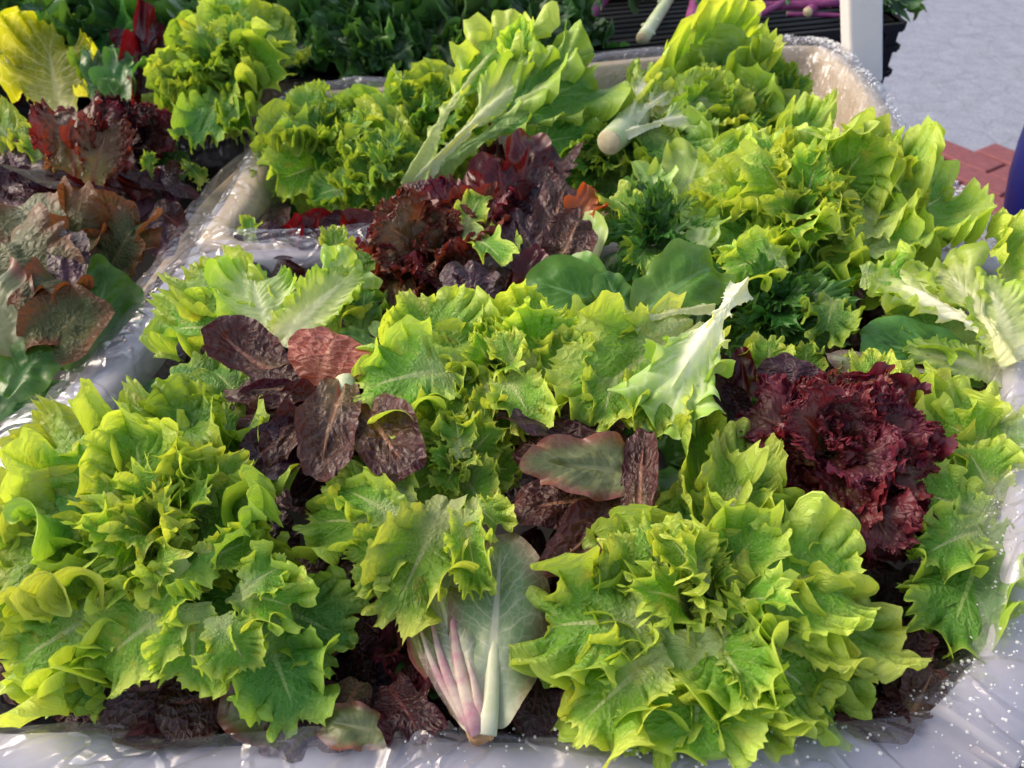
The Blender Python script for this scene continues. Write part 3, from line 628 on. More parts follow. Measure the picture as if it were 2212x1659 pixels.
# ================= kale crate far behind
rg = random.Random(11)
kl = ['cut off by the left edge', 'second from the left edge', 'behind the red leaf of the left crate', 'behind the left frilly green head', 'right of the frilly green head', 'in the middle of the heap', 'left of the tall standing leaf', 'behind the tip of the tall standing leaf', 'at the right end of the heap beside the kohlrabi']
for i in range(9):
    u = -60+i*152; v = 60+rg.uniform(-15, 15)
    e = veg('kale_bunch', 'dark green kale bunch '+kl[i], u, v, -2, 'kale', 'dark kale bunches heaped in the back crate')
    c = LZ(u, v, -3)
    for k in range(30):
        th = rg.uniform(0, 6.28); el = rg.uniform(.1, 1.3)
        d = Vector((math.cos(th)*math.sin(el), math.sin(th)*math.sin(el)-.35, math.cos(el))).normalized(); L = rg.uniform(.06, .11)
        b = c+Vector((rg.uniform(-.05, .05), rg.uniform(-.05, .07), rg.uniform(-.06, .0)))
        leafobj(leafmesh('kale', rg.randrange(5), bend=rg.choice([-.9, -.4, .3]), cup=.5), MAT['kale'], b, b+d*L, up=Vector((0, -.7, .8)), roll=rg.uniform(-50, 50), parent=e)
# spill of kale over the front of its crate
for i in range(8):
    u = -40+i*160; e = veg('kale_bunch', 'dark kale leaves hanging over the crate front, '+['far left', 'under the red leaf', 'left of the frilly head', 'behind the frilly head', 'above the left film corner', 'above the film of the middle crate', 'left of the tall leaf', 'right of the tall leaf'][i], u, 150, -2, 'kale', 'dark kale leaves hanging over the crate front')
    for k in range(12):
        uu = u+rg.uniform(-85, 85); vv = rg.uniform(60, 140)
        leafobj(leafmesh('kale', rg.randrange(5), bend=-.6, cup=.4), MAT['kale' if rg.random() < .75 else 'deep'], LZ(uu, vv-40, 1), LZ(uu+rg.uniform(-40, 40), min(vv+rg.uniform(20, 60), 172-max(0, u)*.03), -1), wide=1.2, roll=rg.uniform(-35, 35), parent=e)

# ================= kohlrabi and purple stems on the black crates
def kohl(label, a, b, r0, r1, mat, leafs, name='kohlrabi_stem', cat='vegetable stem'):
    e = veg(name, label, *a, cat); stem(e, a, b, r0, r1, mat)
    A, B = LZ(*a), LZ(*b); rr = random.Random(int(a[0]))
    for k in range(leafs):
        f = rr.uniform(.1, .9); p = A.lerp(B, f); d = Vector((rr.uniform(-1, 1), rr.uniform(-1, 1), rr.uniform(-.2, .8))).normalized()
        q = p+d*(r0*1.0); tube('leaf_scar', [p+d*r0*.7, q, q+(d+(A-B).normalized()*.5)*r0*.35], [.0035, .003, .001], mat, e, 8)
kohl('white kohlrabi stem with a cut end lying on the black crate', (1388, 84, -1.5), (1462, -30, 1), .010, .008, M_white, 7)
kohl('purple stem at the left end of the black crate', (1262, 48, -1.5), (1335, -40, 1), .010, .008, M_purple, 5)
kohl('short purple stem right of the white kohlrabi stem', (1488, 66, -1.5), (1515, -50, 1), .010, .009, M_purple, 5)
kohl('fat purple stem in the middle of the purple pile', (1560, 22, -1), (1640, -60, 1), .013, .012, M_purple, 5)
kohl('bright purple stem lying level toward the white pole', (1612, 16, -1), (1820, 6, 0), .0085, .005, M_purple, 8)
kohl('slender purple stalk crossing over the bright purple stem', (1640, 32, -1), (1760, -30, 1), .005, .004, M_purple, 4)
kohl('knobbly purple stalk end nearest the white pole', (1745, 26, -1), (1815, -26, 0), .008, .006, M_purple, 6)
kohl('thin purple root below the bright purple stem', (1700, 30, -1.5), (1840, 34, -1.5), .004, .003, M_purple, 2)
kohl('purple stem leaning against the white pole', (1790, 2, -.5), (1850, -70, 2), .012, .010, M_purple, 3)
kohl('pale green stem between the purple stems', (1570, -5, 0), (1545, -60, 2), .007, .006, M_white, 4)
e = veg('leafy_greens', 'dark leafy tops hanging over the corner of the black crates right of the pole', 1930, 10, 0, 'greens')
put(e, [('frisee', 'deep', 1860, -60, 2, 1985, 20, -1, .8, 10, -.6, .4, 0), ('frisee', 'kale', 1850, -40, 1, 1945, 35, -1.5, .8, -20, -.6, .4, 1), ('frisee', 'kale', 1830, -50, 1, 1920, 12, 0, .9, 0, -.3, .4, 2), ('frisee', 'deep', 1900, -60, 2, 1990, -5, 0, .8, 0, -.3, .4, 3)])
e = veg('leafy_greens', 'dark green tops lying behind the purple stems', 1450, -20, 0, 'greens')
put(e, [('kale', 'kale', 1340, -90, 2, 1260, 5, 0, 1, 0, -.5, .3, 0), ('kale', 'kale', 1440, -90, 2, 1400, 0, 0, 1, 20, -.5, .3, 1), ('kale', 'kale', 1560, -90, 2, 1530, 10, 0, 1, -10, -.5, .3, 2), ('kale', 'kale', 1700, -90, 2, 1680, -5, 0, 1, 10, -.5, .3, 3)])

# ================= left crate
GL = 'filler lettuce at the bottom of the left crate'
e = veg('red_lettuce', 'dark plum coloured lettuce across the middle of the left crate', 150, 420, -4)
for sp in [(300, 470, -3, 60, 360, 0, 1.0), (180, 440, -3, 20, 400, 0, .9), (230, 430, -3, 95, 330, 0, .9), (260, 440, -3, 130, 345, 1, .9), (300, 430, -3, 210, 350, 0, .9), (330, 430, -3, 260, 370, 0, .8), (60, 470, -3, -40, 390, -1, 1.1), (380, 440, -3, 350, 360, -1, .8), (400, 420, -4, 300, 400, -1, .8), (210, 480, -3, 100, 440, 0, .8), (60, 420, -2, 10, 310, 1, .9), (350, 470, -4, 230, 410, -1, .7)]:
    put(e, [('smooth', 'plum', sp[0], sp[1], sp[2], sp[3], sp[4], sp[5], sp[6]*1.1, rg.uniform(-30, 30), rg.choice([.7, -.8, -.4]), rg.choice([1.5, .4, -.8]), rg.randrange(5))])
put(e, [('smooth', 'redshine', 330, 420, -2, 205, 340, 2, .9, 10, .7, 1, 1), ('smooth', 'redshine', 240, 450, -2, 185, 330, 2, .8, -20, -.6, 1, 2), ('smooth', 'redshine', 120, 430, -2, 130, 350, 1, .8, 20, .6, 1, 3)])
put(e, [('smooth', 'plum', 430, 430, -3, 350, 400, -.5, 1.2, 10, -.8, .4, 1), ('smooth', 'wine', 400, 500, -3.5, 330, 450, -1, 1.2, -10, -.8, .4, 2), ('smooth', 'plum', 360, 560, -4, 340, 480, -1.5, 1.1, 0, -.8, .4, 3), ('frisee', 'mid', 440, 400, -3, 400, 350, -.5, .8, 0, -.5, .4, 1), ('smooth', 'wine', 430, 370, -3, 370, 370, -.5, 1, 0, -.8, .4, 0)])
e = veg('yellow_leaf', 'bright yellow green lettuce leaf with pale veins glowing at the left edge', 130, 245, 0, 'lettuce leaf')
put(e, [('fan', 'yellow', 128, 250, 0, 95, 60, 4.5, 1.0, 0, .3, .6, 1)])
e = veg('green_lettuce', 'bright green frilly head behind the film at the right of the left crate', 500, 180, 1)
rosette(e, LZ(490, 175, 1.5), (-.1, -.6, 1), .095, 22, 'frill', ['mid', 'light'], 3)
put(e, [('fan', 'mid', 520, 180, 2, 640, 60, 6, 1.0, 0, -.5, .6, 1), ('frill', 'mid', 490, 200, 2, 420, 320, 1, .9, 0, -.6, .4, 2), ('frill', 'mid', 510, 200, 2, 520, 300, 1, .9, 0, -.6, .4, 3), ('frill', 'light', 500, 150, 2, 420, 60, 5, .9, 0, -.6, .4, 0)])
e = veg('red_frilly_lettuce', 'dark red finely frilled head left of the bright green frilly head', 290, 260, 0)
rosette(e, LZ(310, 300, -1.5), (0, -.5, 1), .055, 14, 'lollo', ['wine', 'lollo'], 5)
e = veg('red_frilly_lettuce', 'rust and green frilled leaves under the glowing yellow leaf', 200, 300, 0)
put(e, [('lollo', 'rust', 160, 380, 2, 160, 235, 5, .9, 0, -.4, .5, 0), ('lollo', 'rust', 200, 390, 2, 240, 265, 4.5, .8, 10, -.4, .5, 1), ('frill', 'light', 110, 330, 0, 30, 280, 2, .9, 0, -.5, .5, 1), ('frill', 'light', 90, 360, 0, 80, 290, 2, .9, 0, -.5, .5, 2), ('frill', 'light', 50, 340, 0, -20, 250, 2, .9, 0, -.5, .5, 3), ('frill', 'light', 130, 380, 0, 150, 310, 2, .9, 0, -.5, .5, 0), ('frisee', 'mid', 320, 380, -1, 330, 330, 1, .9, 0, -.5, .5, 0)])
e = veg('red_leaf', 'curled wine red leaf standing in front of the kale', 300, 200, 1, 'lettuce leaf')
put(e, [('oak', 'redshine', 300, 240, 0, 335, 25, 5, .5, 30, .6, .4, 1), ('oak', 'wine', 290, 230, 0, 280, 70, 4, .5, -40, .7, .4, 2), ('oak', 'wine', 320, 230, 0, 365, 70, 4, .4, 40, .7, .4, 3)])
e = veg('red_leaf', 'small dark red leaf tip at the upper left corner', 0, 120, 1, 'lettuce leaf')
put(e, [('oak', 'wine', -40, 150, 1, 20, 50, 4, .9, 0, -.5, .6, 1)])
e = veg('green_lettuce', 'dark olive green leaves right of the glowing yellow leaf', 230, 200, 0)
put(e, [('rom', 'deep', 230, 240, 0, 210, 115, 3, .9, 10, -.6, .4, 0), ('oak', 'deep', 250, 240, 0, 280, 115, 3.5, .8, -10, -.6, .4, 1), ('frill', 'mid', 210, 200, 0, 195, 110, 3, .7, 0, -.5, .4, 1), ('smooth', 'smoothdeep', 260, 230, 0, 225, 170, 2.5, .9, 0, -.7, .4, 1)])
e = veg('bronze_lettuce', 'big bronze and green oak leaf lettuce at the left edge', 120, 600, -1)
put(e, [('oak', 'bronze', 190, 640, -1, 30, 430, 3, 1.0, 0, -.9, .6, 0), ('oak', 'bronze', 210, 620, -1, 250, 420, 3, 1.1, 0, .6, 1.0, 1), ('oak', 'bronze', 230, 600, -1, 315, 465, 2, 1.0, 0, -.7, .6, 2),
 ('oak', 'bronze', 110, 680, 1, -20, 500, 4, 1.2, 0, -1.2, .3, 3), ('rom', 'plum', 150, 640, 2, 155, 500, 3.5, 1.0, 0, -1.0, .3, 3), ('oak', 'bronze', 190, 620, 1, 60, 640, 3.5, .9, 15, -1.4, .3, 4),
 ('smooth', 'bronze', 70, 800, 0, 210, 640, 2.5, 1.1, 0, -.5, 1.0, 1), ('smooth', 'olive', 40, 770, 1, -30, 590, 3, 1.1, 0, -.8, .8, 2), ('smooth', 'smoothdeep', 150, 800, -1, 250, 570, 1.5, .9, 25, .6, 1.2, 3),
 ('smooth', 'bronze', 180, 700, 1, 20, 720, 1.5, 1.3, 0, -1.2, .3, 0), ('smooth', 'smoothdeep', 20, 860, -1, 110, 750, 1, 1.2, 0, -.7, .5, 1)])
e = veg('green_lettuce', 'shaded deep green lettuce under the bronze one in the left crate', 60, 860, -5)
put(e, [('oak', 'deep', -40, 980, -4, 90, 800, -1, 1.2, 0, -.6, .5, i_) for i_ in (0,)]+[('oak', 'deep', 60, 960, -5, -60, 830, -1, 1.2, 0, -.6, .5, 1), ('oak', 'deep', 60, 1000, -6, 150, 860, -4, 1.1, 0, -.6, .5, 2), ('oak', 'deep', -60, 1080, -6, 40, 940, -4, 1.3, 0, -.6, .5, 3), ('oak', 'deep', -20, 760, -4, 150, 740, -2, 1.3, 0, -.6, .5, 4), ('oak', 'deep', 220, 760, -6, 120, 690, -3, 1.3, 0, -.6, .5, 1)])
# ================= middle crate
e = veg('green_lettuce', 'green curly head at the far left of the middle crate', 740, 320, 0)
rosette(e, LZ(745, 330, 0), (-.2, -.5, 1), .085, 20, 'frill', ['mid', 'light'], 8)
put(e, [('curl', 'mid', 760, 400, 0, 670, 430, -1, 1, 0, -.6, .4, 1), ('curl', 'mid', 800, 400, 0, 760, 450, -1, 1, 0, -.6, .4, 2), ('curl', 'mid', 740, 330, 0, 650, 290, 1, 1, 0, -.6, .4, 3)])
e = veg('green_lettuce', 'green curly head between the far left one and the tall standing leaf', 900, 280, 0)
rosette(e, LZ(905, 290, .5), (0, -.5, 1), .08, 18, 'frill', ['mid', 'light'], 9)
e = veg('green_lettuce', 'small dense green head below the two curly ones in the middle crate', 850, 370, 0)
rosette(e, LZ(840, 385, 1), (0, -.5, 1), .055, 14, 'frill', ['mid'], 10, bends=(-1.0, -.6))
e = veg('tall_lettuce', 'tall pale green curly leaf cluster standing up out of the middle crate', 890, 400, 1)
put(e, [('rib', 'light', 880, 412, 1.5, 1135, 45, 10, .95, -25, -.3, .9, 0), ('rib', 'pale', 885, 412, 1.2, 1200, 120, 9, .8, 0, -.3, .8, 2), ('rib', 'mid', 900, 405, 1, 1295, 160, 7.5, 1.0, 10, -.4, .9, 1), ('curl', 'light', 1120, 190, 7, 1125, 40, 11, .55, -20, .5, .6, 0), ('curl', 'mid', 1180, 200, 6, 1250, 95, 8.5, .6, 0, -.6, .6, 2), ('curl', 'mid', 1100, 330, 2, 1280, 290, 4, .7, 0, -.6, .6, 3)])
e = veg('green_lettuce', 'curly green head lying on its side with its cut white stalk showing', 1330, 300, 3)
stem(e, (1316, 308, 4.6), (1378, 254, 4.4), .0118, .0150, M_white, n=20)
put(e, [('rib', 'cream', 1345, 285, 4.8, 1480, 180, 6.5, 1.3, 0, -.5, .4, 0), ('rib', 'cream', 1350, 275, 5.2, 1400, 165, 6.5, 1.2, 0, -.5, .4, 1), ('rib', 'cream', 1350, 290, 5.0, 1530, 250, 5.6, 1.2, 0, -.5, .4, 2)])
put(e, [('curl', 'light', 1400, 245, 5, 1640, 50, 8, .6, 20, .5, 1.2, 1), ('curl', 'mid', 1440, 250, 4, 1640, 130, 7, .55, -20, -.4, .8, 2), ('curl', 'light', 1400, 240, 5, 1610, 250, 5, .8, 0, -.6, .6, 3), ('curl', 'mid', 1440, 260, 3.5, 1700, 290, 3.5, .8, 0, -.6, .6, 0), ('curl', 'mid', 1380, 270, 4, 1530, 380, 3.5, .9, 0, -.6, .6, 1),
 ('curl', 'pale', 1400, 250, 5, 1480, 190, 6, 1, 0, -.9, .4, 2), ('curl', 'mid', 1390, 240, 3.5, 1390, 150, 5, .9, 0, -.6, .6, 3), ('curl', 'mid', 1360, 280, 3, 1440, 400, 2, .9, 0, -.6, .6, 4), ('curl', 'pale', 1430, 240, 5.4, 1570, 215, 5.8, .8, 0, -.8, .6, 4)])
rosette(e, LZ(1570, 300, 2), (.1, -.4, 1), .075, 14, 'frill', ['mid'], 4, bends=(-.8, -.5))
e = veg('green_lettuce', 'deep green frizzy head below the cut white stalk', 1310, 380, -1)
rosette(e, LZ(1300, 370, 0), (0, -.5, 1), .07, 14, 'frisee', ['mid', 'deep'], 4)
e = veg('green_lettuce', 'curly green head against the far right corner of the middle crate', 1660, 230, 0)
rosette(e, LZ(1640, 250, 0), (.1, -.5, 1), .08, 16, 'frill', ['mid', 'light'], 12)
e = veg('red_lettuce', 'low dark red leaves along the near film edge of the middle crate', 640, 490, -2)
for k, sp in enumerate([(600, 540, 575, 480), (660, 540, 620, 475), (690, 540, 690, 450), (730, 540, 745, 455), (640, 545, 650, 490), (760, 540, 780, 450), (700, 545, 670, 500), (800, 540, 815, 460)]):
    put(e, [('smooth', 'redshine' if k % 3 else 'plum', sp[0], sp[1], -2, sp[2], sp[3], 1.0, 1.3, rg.uniform(-30, 30), rg.choice([-.8, .7]), rg.choice([1.4, -.6]), k % 5)])
e = veg('green_lettuce', 'tiny pale green sprig at the near left corner of the middle crate', 545, 520, -2)
put(e, [('oak', 'light', 545, 530, -2, 540, 465, 0, .8, 0, -.5, .5, 1), ('oak', 'light', 550, 540, -2, 575, 490, -.5, .8, 0, -.5, .5, 2)])

# ================= red cluster behind the front crate's middle
e = veg('red_lettuce', 'blistered blackish red leaves with orange sheen left of the glossy red ones', 930, 450, 1)
put(e, [('rom', 'rom', 960, 480, 1, 880, 400, 3, 1.0, 0, -.8, .4, 0), ('rom', 'rom', 980, 470, 1, 975, 390, 3.5, 1.3, 0, -.9, .4, 1), ('rom', 'rom', 940, 500, 1, 850, 455, 2, 1.2, 0, -.8, .4, 2), ('rom', 'wine', 1000, 500, 1, 930, 440, 3, 1.1, 0, -.8, .4, 3), ('rom', 'wine', 900, 520, 0, 830, 460, 1.5, 1.2, 0, -.8, .4, 4), ('rom', 'rom', 1010, 520, 0, 960, 460, 3, 1.2, 0, -.8, .4, 3)])
e = veg('glossy_red_lettuce', 'glossy dark red lettuce standing in the middle behind the blistered leaves', 1110, 430, 2)
put(e, [('smooth', 'redshine', 1080, 470, 2, 1040, 330, 5, .9, 0, .8, 1.4, 0), ('smooth', 'redshine', 1090, 460, 2.5, 1070, 345, 5.5, .9, 10, -1.0, .6, 1), ('smooth', 'redshine', 1110, 460, 2, 1150, 285, 6.5, .8, 20, -.6, 1.2, 2), ('oak', 'wine', 1150, 450, 2, 1225, 310, 5.5, .9, -20, -.7, .6, 3), ('smooth', 'wine', 1130, 470, 2, 1110, 390, 5.5, 1.3, 0, -1.1, .4, 3),
 ('smooth', 'wine', 1160, 480, 2, 1180, 360, 5, .9, 0, .6, 1.2, 4), ('smooth', 'redshine', 1060, 500, 1.5, 1010, 370, 4, .7, -30, .6, 1.2, 0), ('smooth', 'wine', 1110, 520, 1, 1050, 440, 3, 1.2, 0, -.7, .6, 1), ('smooth', 'wine', 1150, 540, 1, 1130, 450, 3, 1.2, 0, -.7, .6, 2), ('oak', 'plum', 1130, 510, 2, 1200, 420, 4, 1.0, 0, -.7, .6, 2)])
e = veg('red_romaine_lettuce', 'blistered bronze red romaine with three upright leaves in the middle', 1170, 600, 2)
put(e, [('rom', 'rom', 1180, 590, 3, 1215, 395, 5.5, .75, 5, -.5, .4, 0), ('rom', 'rom', 1200, 600, 3, 1255, 465, 6, 1.1, 0, -.6, .4, 1), ('rom', 'plum', 1160, 600, 3, 1105, 465, 5, .95, 0, -.6, .4, 2), ('smooth', 'redshine', 1120, 630, 3, 1170, 535, 5, .75, 0, -.5, .8, 3),
 ('smooth', 'rounded', 1220, 620, 2.5, 1275, 455, 5.2, .95, -15, .4, 1.6, 0), ('oak', 'rust2', 1230, 500, 4, 1290, 415, 5.5, .8, 0, -.6, .4, 1), ('smooth', 'redshine', 1150, 640, 2.5, 1120, 560, 4, .8, 0, -.5, .8, 1)])
e = veg('oak_leaf', 'single pale green twisted leaf lying over the dark red leaves', 1040, 500, 4, 'lettuce leaf')
put(e, [('oak', 'light', 1000, 500, 4.4, 1045, 415, 6, .85, 0, -.6, .6, 0), ('oak', 'light', 1010, 500, 4.6, 1095, 570, 4.8, .75, 0, -.5, .6, 1), ('oak', 'light', 1110, 550, 4.0, 1080, 480, 4.6, .8, 0, -.5, .6, 2)])
e = veg('rusty_frilly_lettuce', 'rust red finely frilled head in the middle of the front crate', 950, 570, 2)
rosette(e, LZ(945, 580, 1.2), (0, -.5, 1), .072, 20, 'lollo', ['rust', 'lollo'], 21)
put(e, [('lollo', 'rust', 870, 600, 2, 850, 680, 2, 1, 0, -.6, .4, 1), ('lollo', 'lollo', 1010, 580, 3, 1060, 520, 4, 1, 0, -.6, .4, 2)])
e = veg('romaine_leaf', 'round blackish purple blistered leaf on the rusty frilled head', 1000, 640, 3, 'lettuce leaf')
put(e, [('rom', 'plum', 1080, 690, 3, 960, 590, 4.8, 1.3, 0, -.7, .3, 2), ('rom', 'plum', 1110, 660, 3, 1000, 650, 4.2, 1.0, 0, -.7, .3, 3)])
e = veg('spinach_leaves', 'smooth deep green rounded leaves in the middle of the front crate', 1250, 640, 3, 'salad leaves')
put(e, [('smooth', 'smoothdeep', 1370, 690, 3, 1135, 605, 5, .85, 0, -.6, .3, 0), ('smooth', 'smoothdeep', 1360, 700, 3.5, 1300, 590, 5, .95, 0, -.6, .3, 1), ('smooth', 'smoothdeep', 1370, 680, 4, 1560, 570, 5.5, .95, 10, -.7, .3, 2), ('smooth', 'smoothdeep', 1330, 730, 3, 1270, 640, 4.5, .9, 0, .8, 1.2, 3), ('smooth', 'smoothdeep', 1300, 710, 3, 1220, 560, 4.5, .9, 0, -.7, .3, 4), ('smooth', 'smoothdeep', 1390, 690, 3, 1490, 640, 4.5, .9, 0, -.7, .3, 4)])
e = veg('frisee_lettuce', 'blue green spiky frisee behind the smooth deep green leaves', 1420, 520, 3)
rosette(e, LZ(1410, 530, 2.8), (0, -.5, 1), .06, 20, 'frisee', ['deep', 'mid', 'deep'], 14, wide=.9)
e = veg('frisee_lettuce', 'dark green spiky frisee right of the long pale rib', 1640, 660, 3)
rosette(e, LZ(1650, 670, 1.6), (0, -.4, 1), .058, 20, 'frisee', ['deep', 'deep', 'mid'], 15, wide=.9)
e = veg('oak_leaf_lettuce', 'pale green round lobed leaves below the cut white stalk', 1450, 400, 4)
put(e, [('oak', 'rounded', 1460, 480, 3.5, 1520, 315, 6, 1.05, 0, -.6, .4, 0), ('oak', 'rounded', 1430, 470, 3.5, 1400, 350, 6, .85, 0, -.6, .6, 1), ('oak', 'light', 1400, 490, 4, 1305, 415, 5.2, .75, 0, -.6, .8, 2), ('oak', 'rounded', 1480, 500, 4, 1580, 400, 5.6, 1.0, 0, -.6, .6, 3), ('oak', 'light', 1440, 520, 3.5, 1390, 420, 5.2, .9, 0, .6, .8, 4), ('oak', 'rounded', 1500, 540, 4, 1540, 450, 5.4, 1, 0, -.8, .4, 1)])
# ================= front crate, right
e = veg('green_lettuce', 'large yellow green curly head at the upper right, its broad leaf reaching over the film', 1780, 520, 4)
rosette(e, LZ(1725, 500, 3.2), (-.25, -.55, 1), .090, 26, 'frill', ['light', 'light', 'mid'], 17)
put(e, [('curl', 'light', 1870, 540, 5, 2065, 410, 5.5, .95, 0, -.5, .4, 1), ('curl', 'light', 1850, 520, 5.5, 1930, 310, 6.5, .85, 0, -.5, .5, 2), ('frill', 'light', 1700, 380, 5.5, 1750, 235, 7, .8, 0, -.5, .6, 3), ('frill', 'light', 1860, 600, 4.5, 1990, 620, 4.5, 1.1, 0, -.6, .4, 0), ('frill', 'light', 1700, 560, 5, 1560, 590, 4.5, .9, 0, -.7, .6, 1), ('frill', 'mid', 1800, 640, 4, 1780, 740, 3, 1.1, 0, -.7, .4, 4), ('frill', 'light', 1820, 400, 5.5, 1900, 290, 7, .8, 0, -.5, .5, 4)])
e = veg('pale_lettuce', 'pale yellow green leaves with thick white ribs at the right edge', 2200, 770, 3)
put(e, [('rib', 'cream', 2190, 785, 3, 1905, 590, 5.0, 1.0, 10, -.5, .5, 0), ('rib', 'pale', 2190, 790, 3.5, 2020, 570, 5.4, 1.2, 0, -.5, .5, 1), ('long', 'pale', 2192, 780, 3.5, 2130, 600, 5.8, 1.4, 0, -.4, .6, 2), ('frill', 'light', 2165, 650, 4, 2160, 480, 5.5, .5, 20, -.4, .8, 3), ('long', 'pale', 2188, 815, 2, 1960, 760, 3.0, .9, 0, -.5, .4, 3), ('frill', 'mid', 2120, 740, 2, 1930, 700, 3, .9, 0, -.5, .4, 1), ('frill', 'light', 2100, 780, 1.5, 2080, 810, 1.5, 1, 0, -.5, .4, 1)])
e = veg('romaine_lettuce', 'dark green and red romaine with a pale rib tucked under the pale leaves', 2000, 800, 1)
put(e, [('rom', 'deep', 2160, 820, 1.5, 1850, 735, 3, .75, 0, -.5, .3, 0), ('rom', 'wine', 2100, 820, 2, 1900, 800, 2.5, .55, 0, -.5, .3, 1), ('smooth', 'pink', 2080, 845, 2, 1780, 775, 3, .35, 0, -.5, .3, 1), ('smooth', 'redshine', 2080, 850, 2.2, 1900, 850, 2.4, .5, 0, -.5, .8, 2), ('rom', 'wine', 2240, 850, 1, 2080, 820, 2, .7, 0, -.5, .3, 1)])
e = veg('green_lettuce', 'broad blistered light green lettuce at the right edge beside the red frilly head', 2150, 1050, 2)
put(e, [('frill', 'light', 2165, 1150, 1, 2060, 830, 3, .95, 0, -.6, .4, 0), ('fan', 'light', 2165, 1180, 1, 2110, 850, 2.5, .9, 0, -.6, .4, 1), ('frill', 'light', 2150, 1120, 2, 1960, 1060, 2.5, .8, 0, -.6, .4, 2), ('fan', 'light', 2150, 1080, 2.2, 2080, 960, 3, .9, 0, -.6, .4, 3), ('frill', 'mid', 2140, 1120, 2, 2040, 1410, .5, .85, 0, -.5, .4, 3), ('frill', 'light', 2160, 1000, 2, 2010, 900, 3.2, .9, 0, -.7, .4, 4),
 ('frill', 'light', 2120, 1140, 2.5, 1980, 1210, 1.8, .9, 0, -.7, .4, 1), ('fan', 'mid', 2130, 1130, 2.2, 2140, 1320, .6, .8, 0, -.5, .4, 4), ('frill', 'light', 2160, 1100, 1.2, 2150, 920, 2.2, .9, 0, -.7, .4, 0), ('frill', 'mid', 2160, 1180, .5, 2150, 1250, .5, 1.2, 0, -.7, .4, 0)])
e = veg('plum_lettuce', 'smooth plum coloured leaves above the red frilly head', 1580, 860, 2)
put(e, [('smooth', 'plum', 1570, 930, 2.5, 1480, 800, 4, .45, 0, -.6, .8, 0), ('smooth', 'wine', 1560, 900, 2, 1510, 745, 4, .6, 10, .5, 1.5, 1), ('smooth', 'redshine', 1610, 880, 2, 1600, 750, 4, .6, -10, .5, 1.5, 2), ('smooth', 'wine', 1540, 860, 2, 1560, 760, 4, .9, 0, .5, 1.2, 3), ('smooth', 'plum', 1690, 890, 2.4, 1730, 775, 4.6, 1.55, 0, -1.1, .3, 3), ('smooth', 'plum', 1600, 960, 1.5, 1480, 900, 2, .8, 0, -.6, .8, 1), ('smooth', 'wine', 1620, 920, 1.5, 1570, 830, 3.4, .7, 0, .5, 1.2, 4)])
e = veg('green_lettuce', 'ruffled green leaf tips poking up behind the plum coloured leaf', 1700, 770, 2)
put(e, [('frill', 'light', 1660, 830, 2, 1660, 725, 4, 1.1, 0, -.4, .5, 0), ('frill', 'light', 1740, 830, 1.5, 1740, 740, 3.5, .9, 0, -.4, .5, 1), ('frill', 'light', 1900, 900, 2, 1880, 760, 3.8, .7, 0, -.4, .7, 2), ('frill', 'light', 1820, 840, 2, 1835, 770, 3.2, .7, 0, -.4, .5, 3), ('frill', 'light', 1990, 930, 2, 1920, 800, 3.2, .9, 0, -.5, .5, 4)])
e = veg('red_frilly_lettuce', 'finely frizzed crimson head in the right half of the front crate', 1790, 1000, 3)
rosette(e, LZ(1790, 985, 2.0), (.05, -.35, 1), .060, 26, 'lollo', ['lollo'], 31, bends=(-.8, -.5, .2))
put(e, [('lollo', 'rust', 1830, 950, 3.5, 1850, 810, 5, .9, 0, -.5, .4, 0), ('lollo', 'lollo', 1840, 990, 3.5, 1980, 900, 4, 1, 0, -.6, .4, 1), ('lollo', 'lollo', 1850, 1010, 3.5, 2010, 1040, 3.2, .9, 0, -.6, .4, 2), ('lollo', 'lollo', 1840, 1040, 3, 1930, 1200, 2.4, .8, 0, -.6, .4, 3), ('lollo', 'lollo', 1780, 980, 3.6, 1600, 890, 3.6, .9, 0, -.6, .4, 4), ('lollo', 'lollo', 1800, 1040, 3, 1840, 1170, 2.6, .9, 0, -.6, .4, 1)])
# ================= front crate, centre
e = veg('green_lettuce', 'yellow green curly lettuce across the centre with a pale rib pointing up right', 1150, 800, 4)
rosette(e, LZ(1080, 820, 2.2), (-.1, -.5, 1), .062, 16, 'frill', ['light'], 42, wide=1.0)
put(e, [('fan', 'light', 980, 820, 4, 900, 640, 6, 1.05, 0, .3, .5, 3), ('fan', 'light', 1130, 820, 4, 1165, 635, 6, .9, 0, .4, .4, 1), ('frill', 'light', 1000, 800, 4.5, 775, 850, 4.2, .95, 0, -.7, .4, 1), ('frill', 'light', 1120, 800, 5, 1080, 720, 6.2, .9, 0, -.8, .4, 2),
 ('frill', 'light', 1180, 850, 4, 1240, 720, 6, .95, 0, -.5, .4, 3), ('fan', 'light', 1090, 810, 4.6, 1160, 930, 4.0, 1.0, 0, -.7, .4, 2), ('frill', 'light', 990, 830, 4, 930, 940, 3.4, .9, 0, -.7, .4, 4), ('frill', 'light', 1060, 830, 4.2, 1040, 920, 4, .8, 0, -.7, .4, 0),
 ('rib', 'cream', 1606, 618, 6, 1410, 900, 5.2, 1.3, -8, -.7, .5, 0), ('rib', 'pale', 1540, 668, 5.3, 1240, 740, 4.8, .9, 10, -.3, .8, 1), ('fan', 'light', 1500, 700, 5, 1230, 900, 4.2, .72, 0, -.5, .3, 0), ('frill', 'light', 1400, 780, 5, 1420, 940, 4.4, .8, 0, -.7, .4, 2), ('frill', 'light', 1330, 800, 4.8, 1300, 920, 4.2, 1.0, 0, -.7, .4, 1)])
e = veg('green_lettuce', 'yellow green curly leaves tumbling down the middle between the two dark romaines', 970, 1050, 3)
rosette(e, LZ(990, 1010, 2.2), (-.1, -.35, 1), .038, 11, 'frill', ['light'], 51)
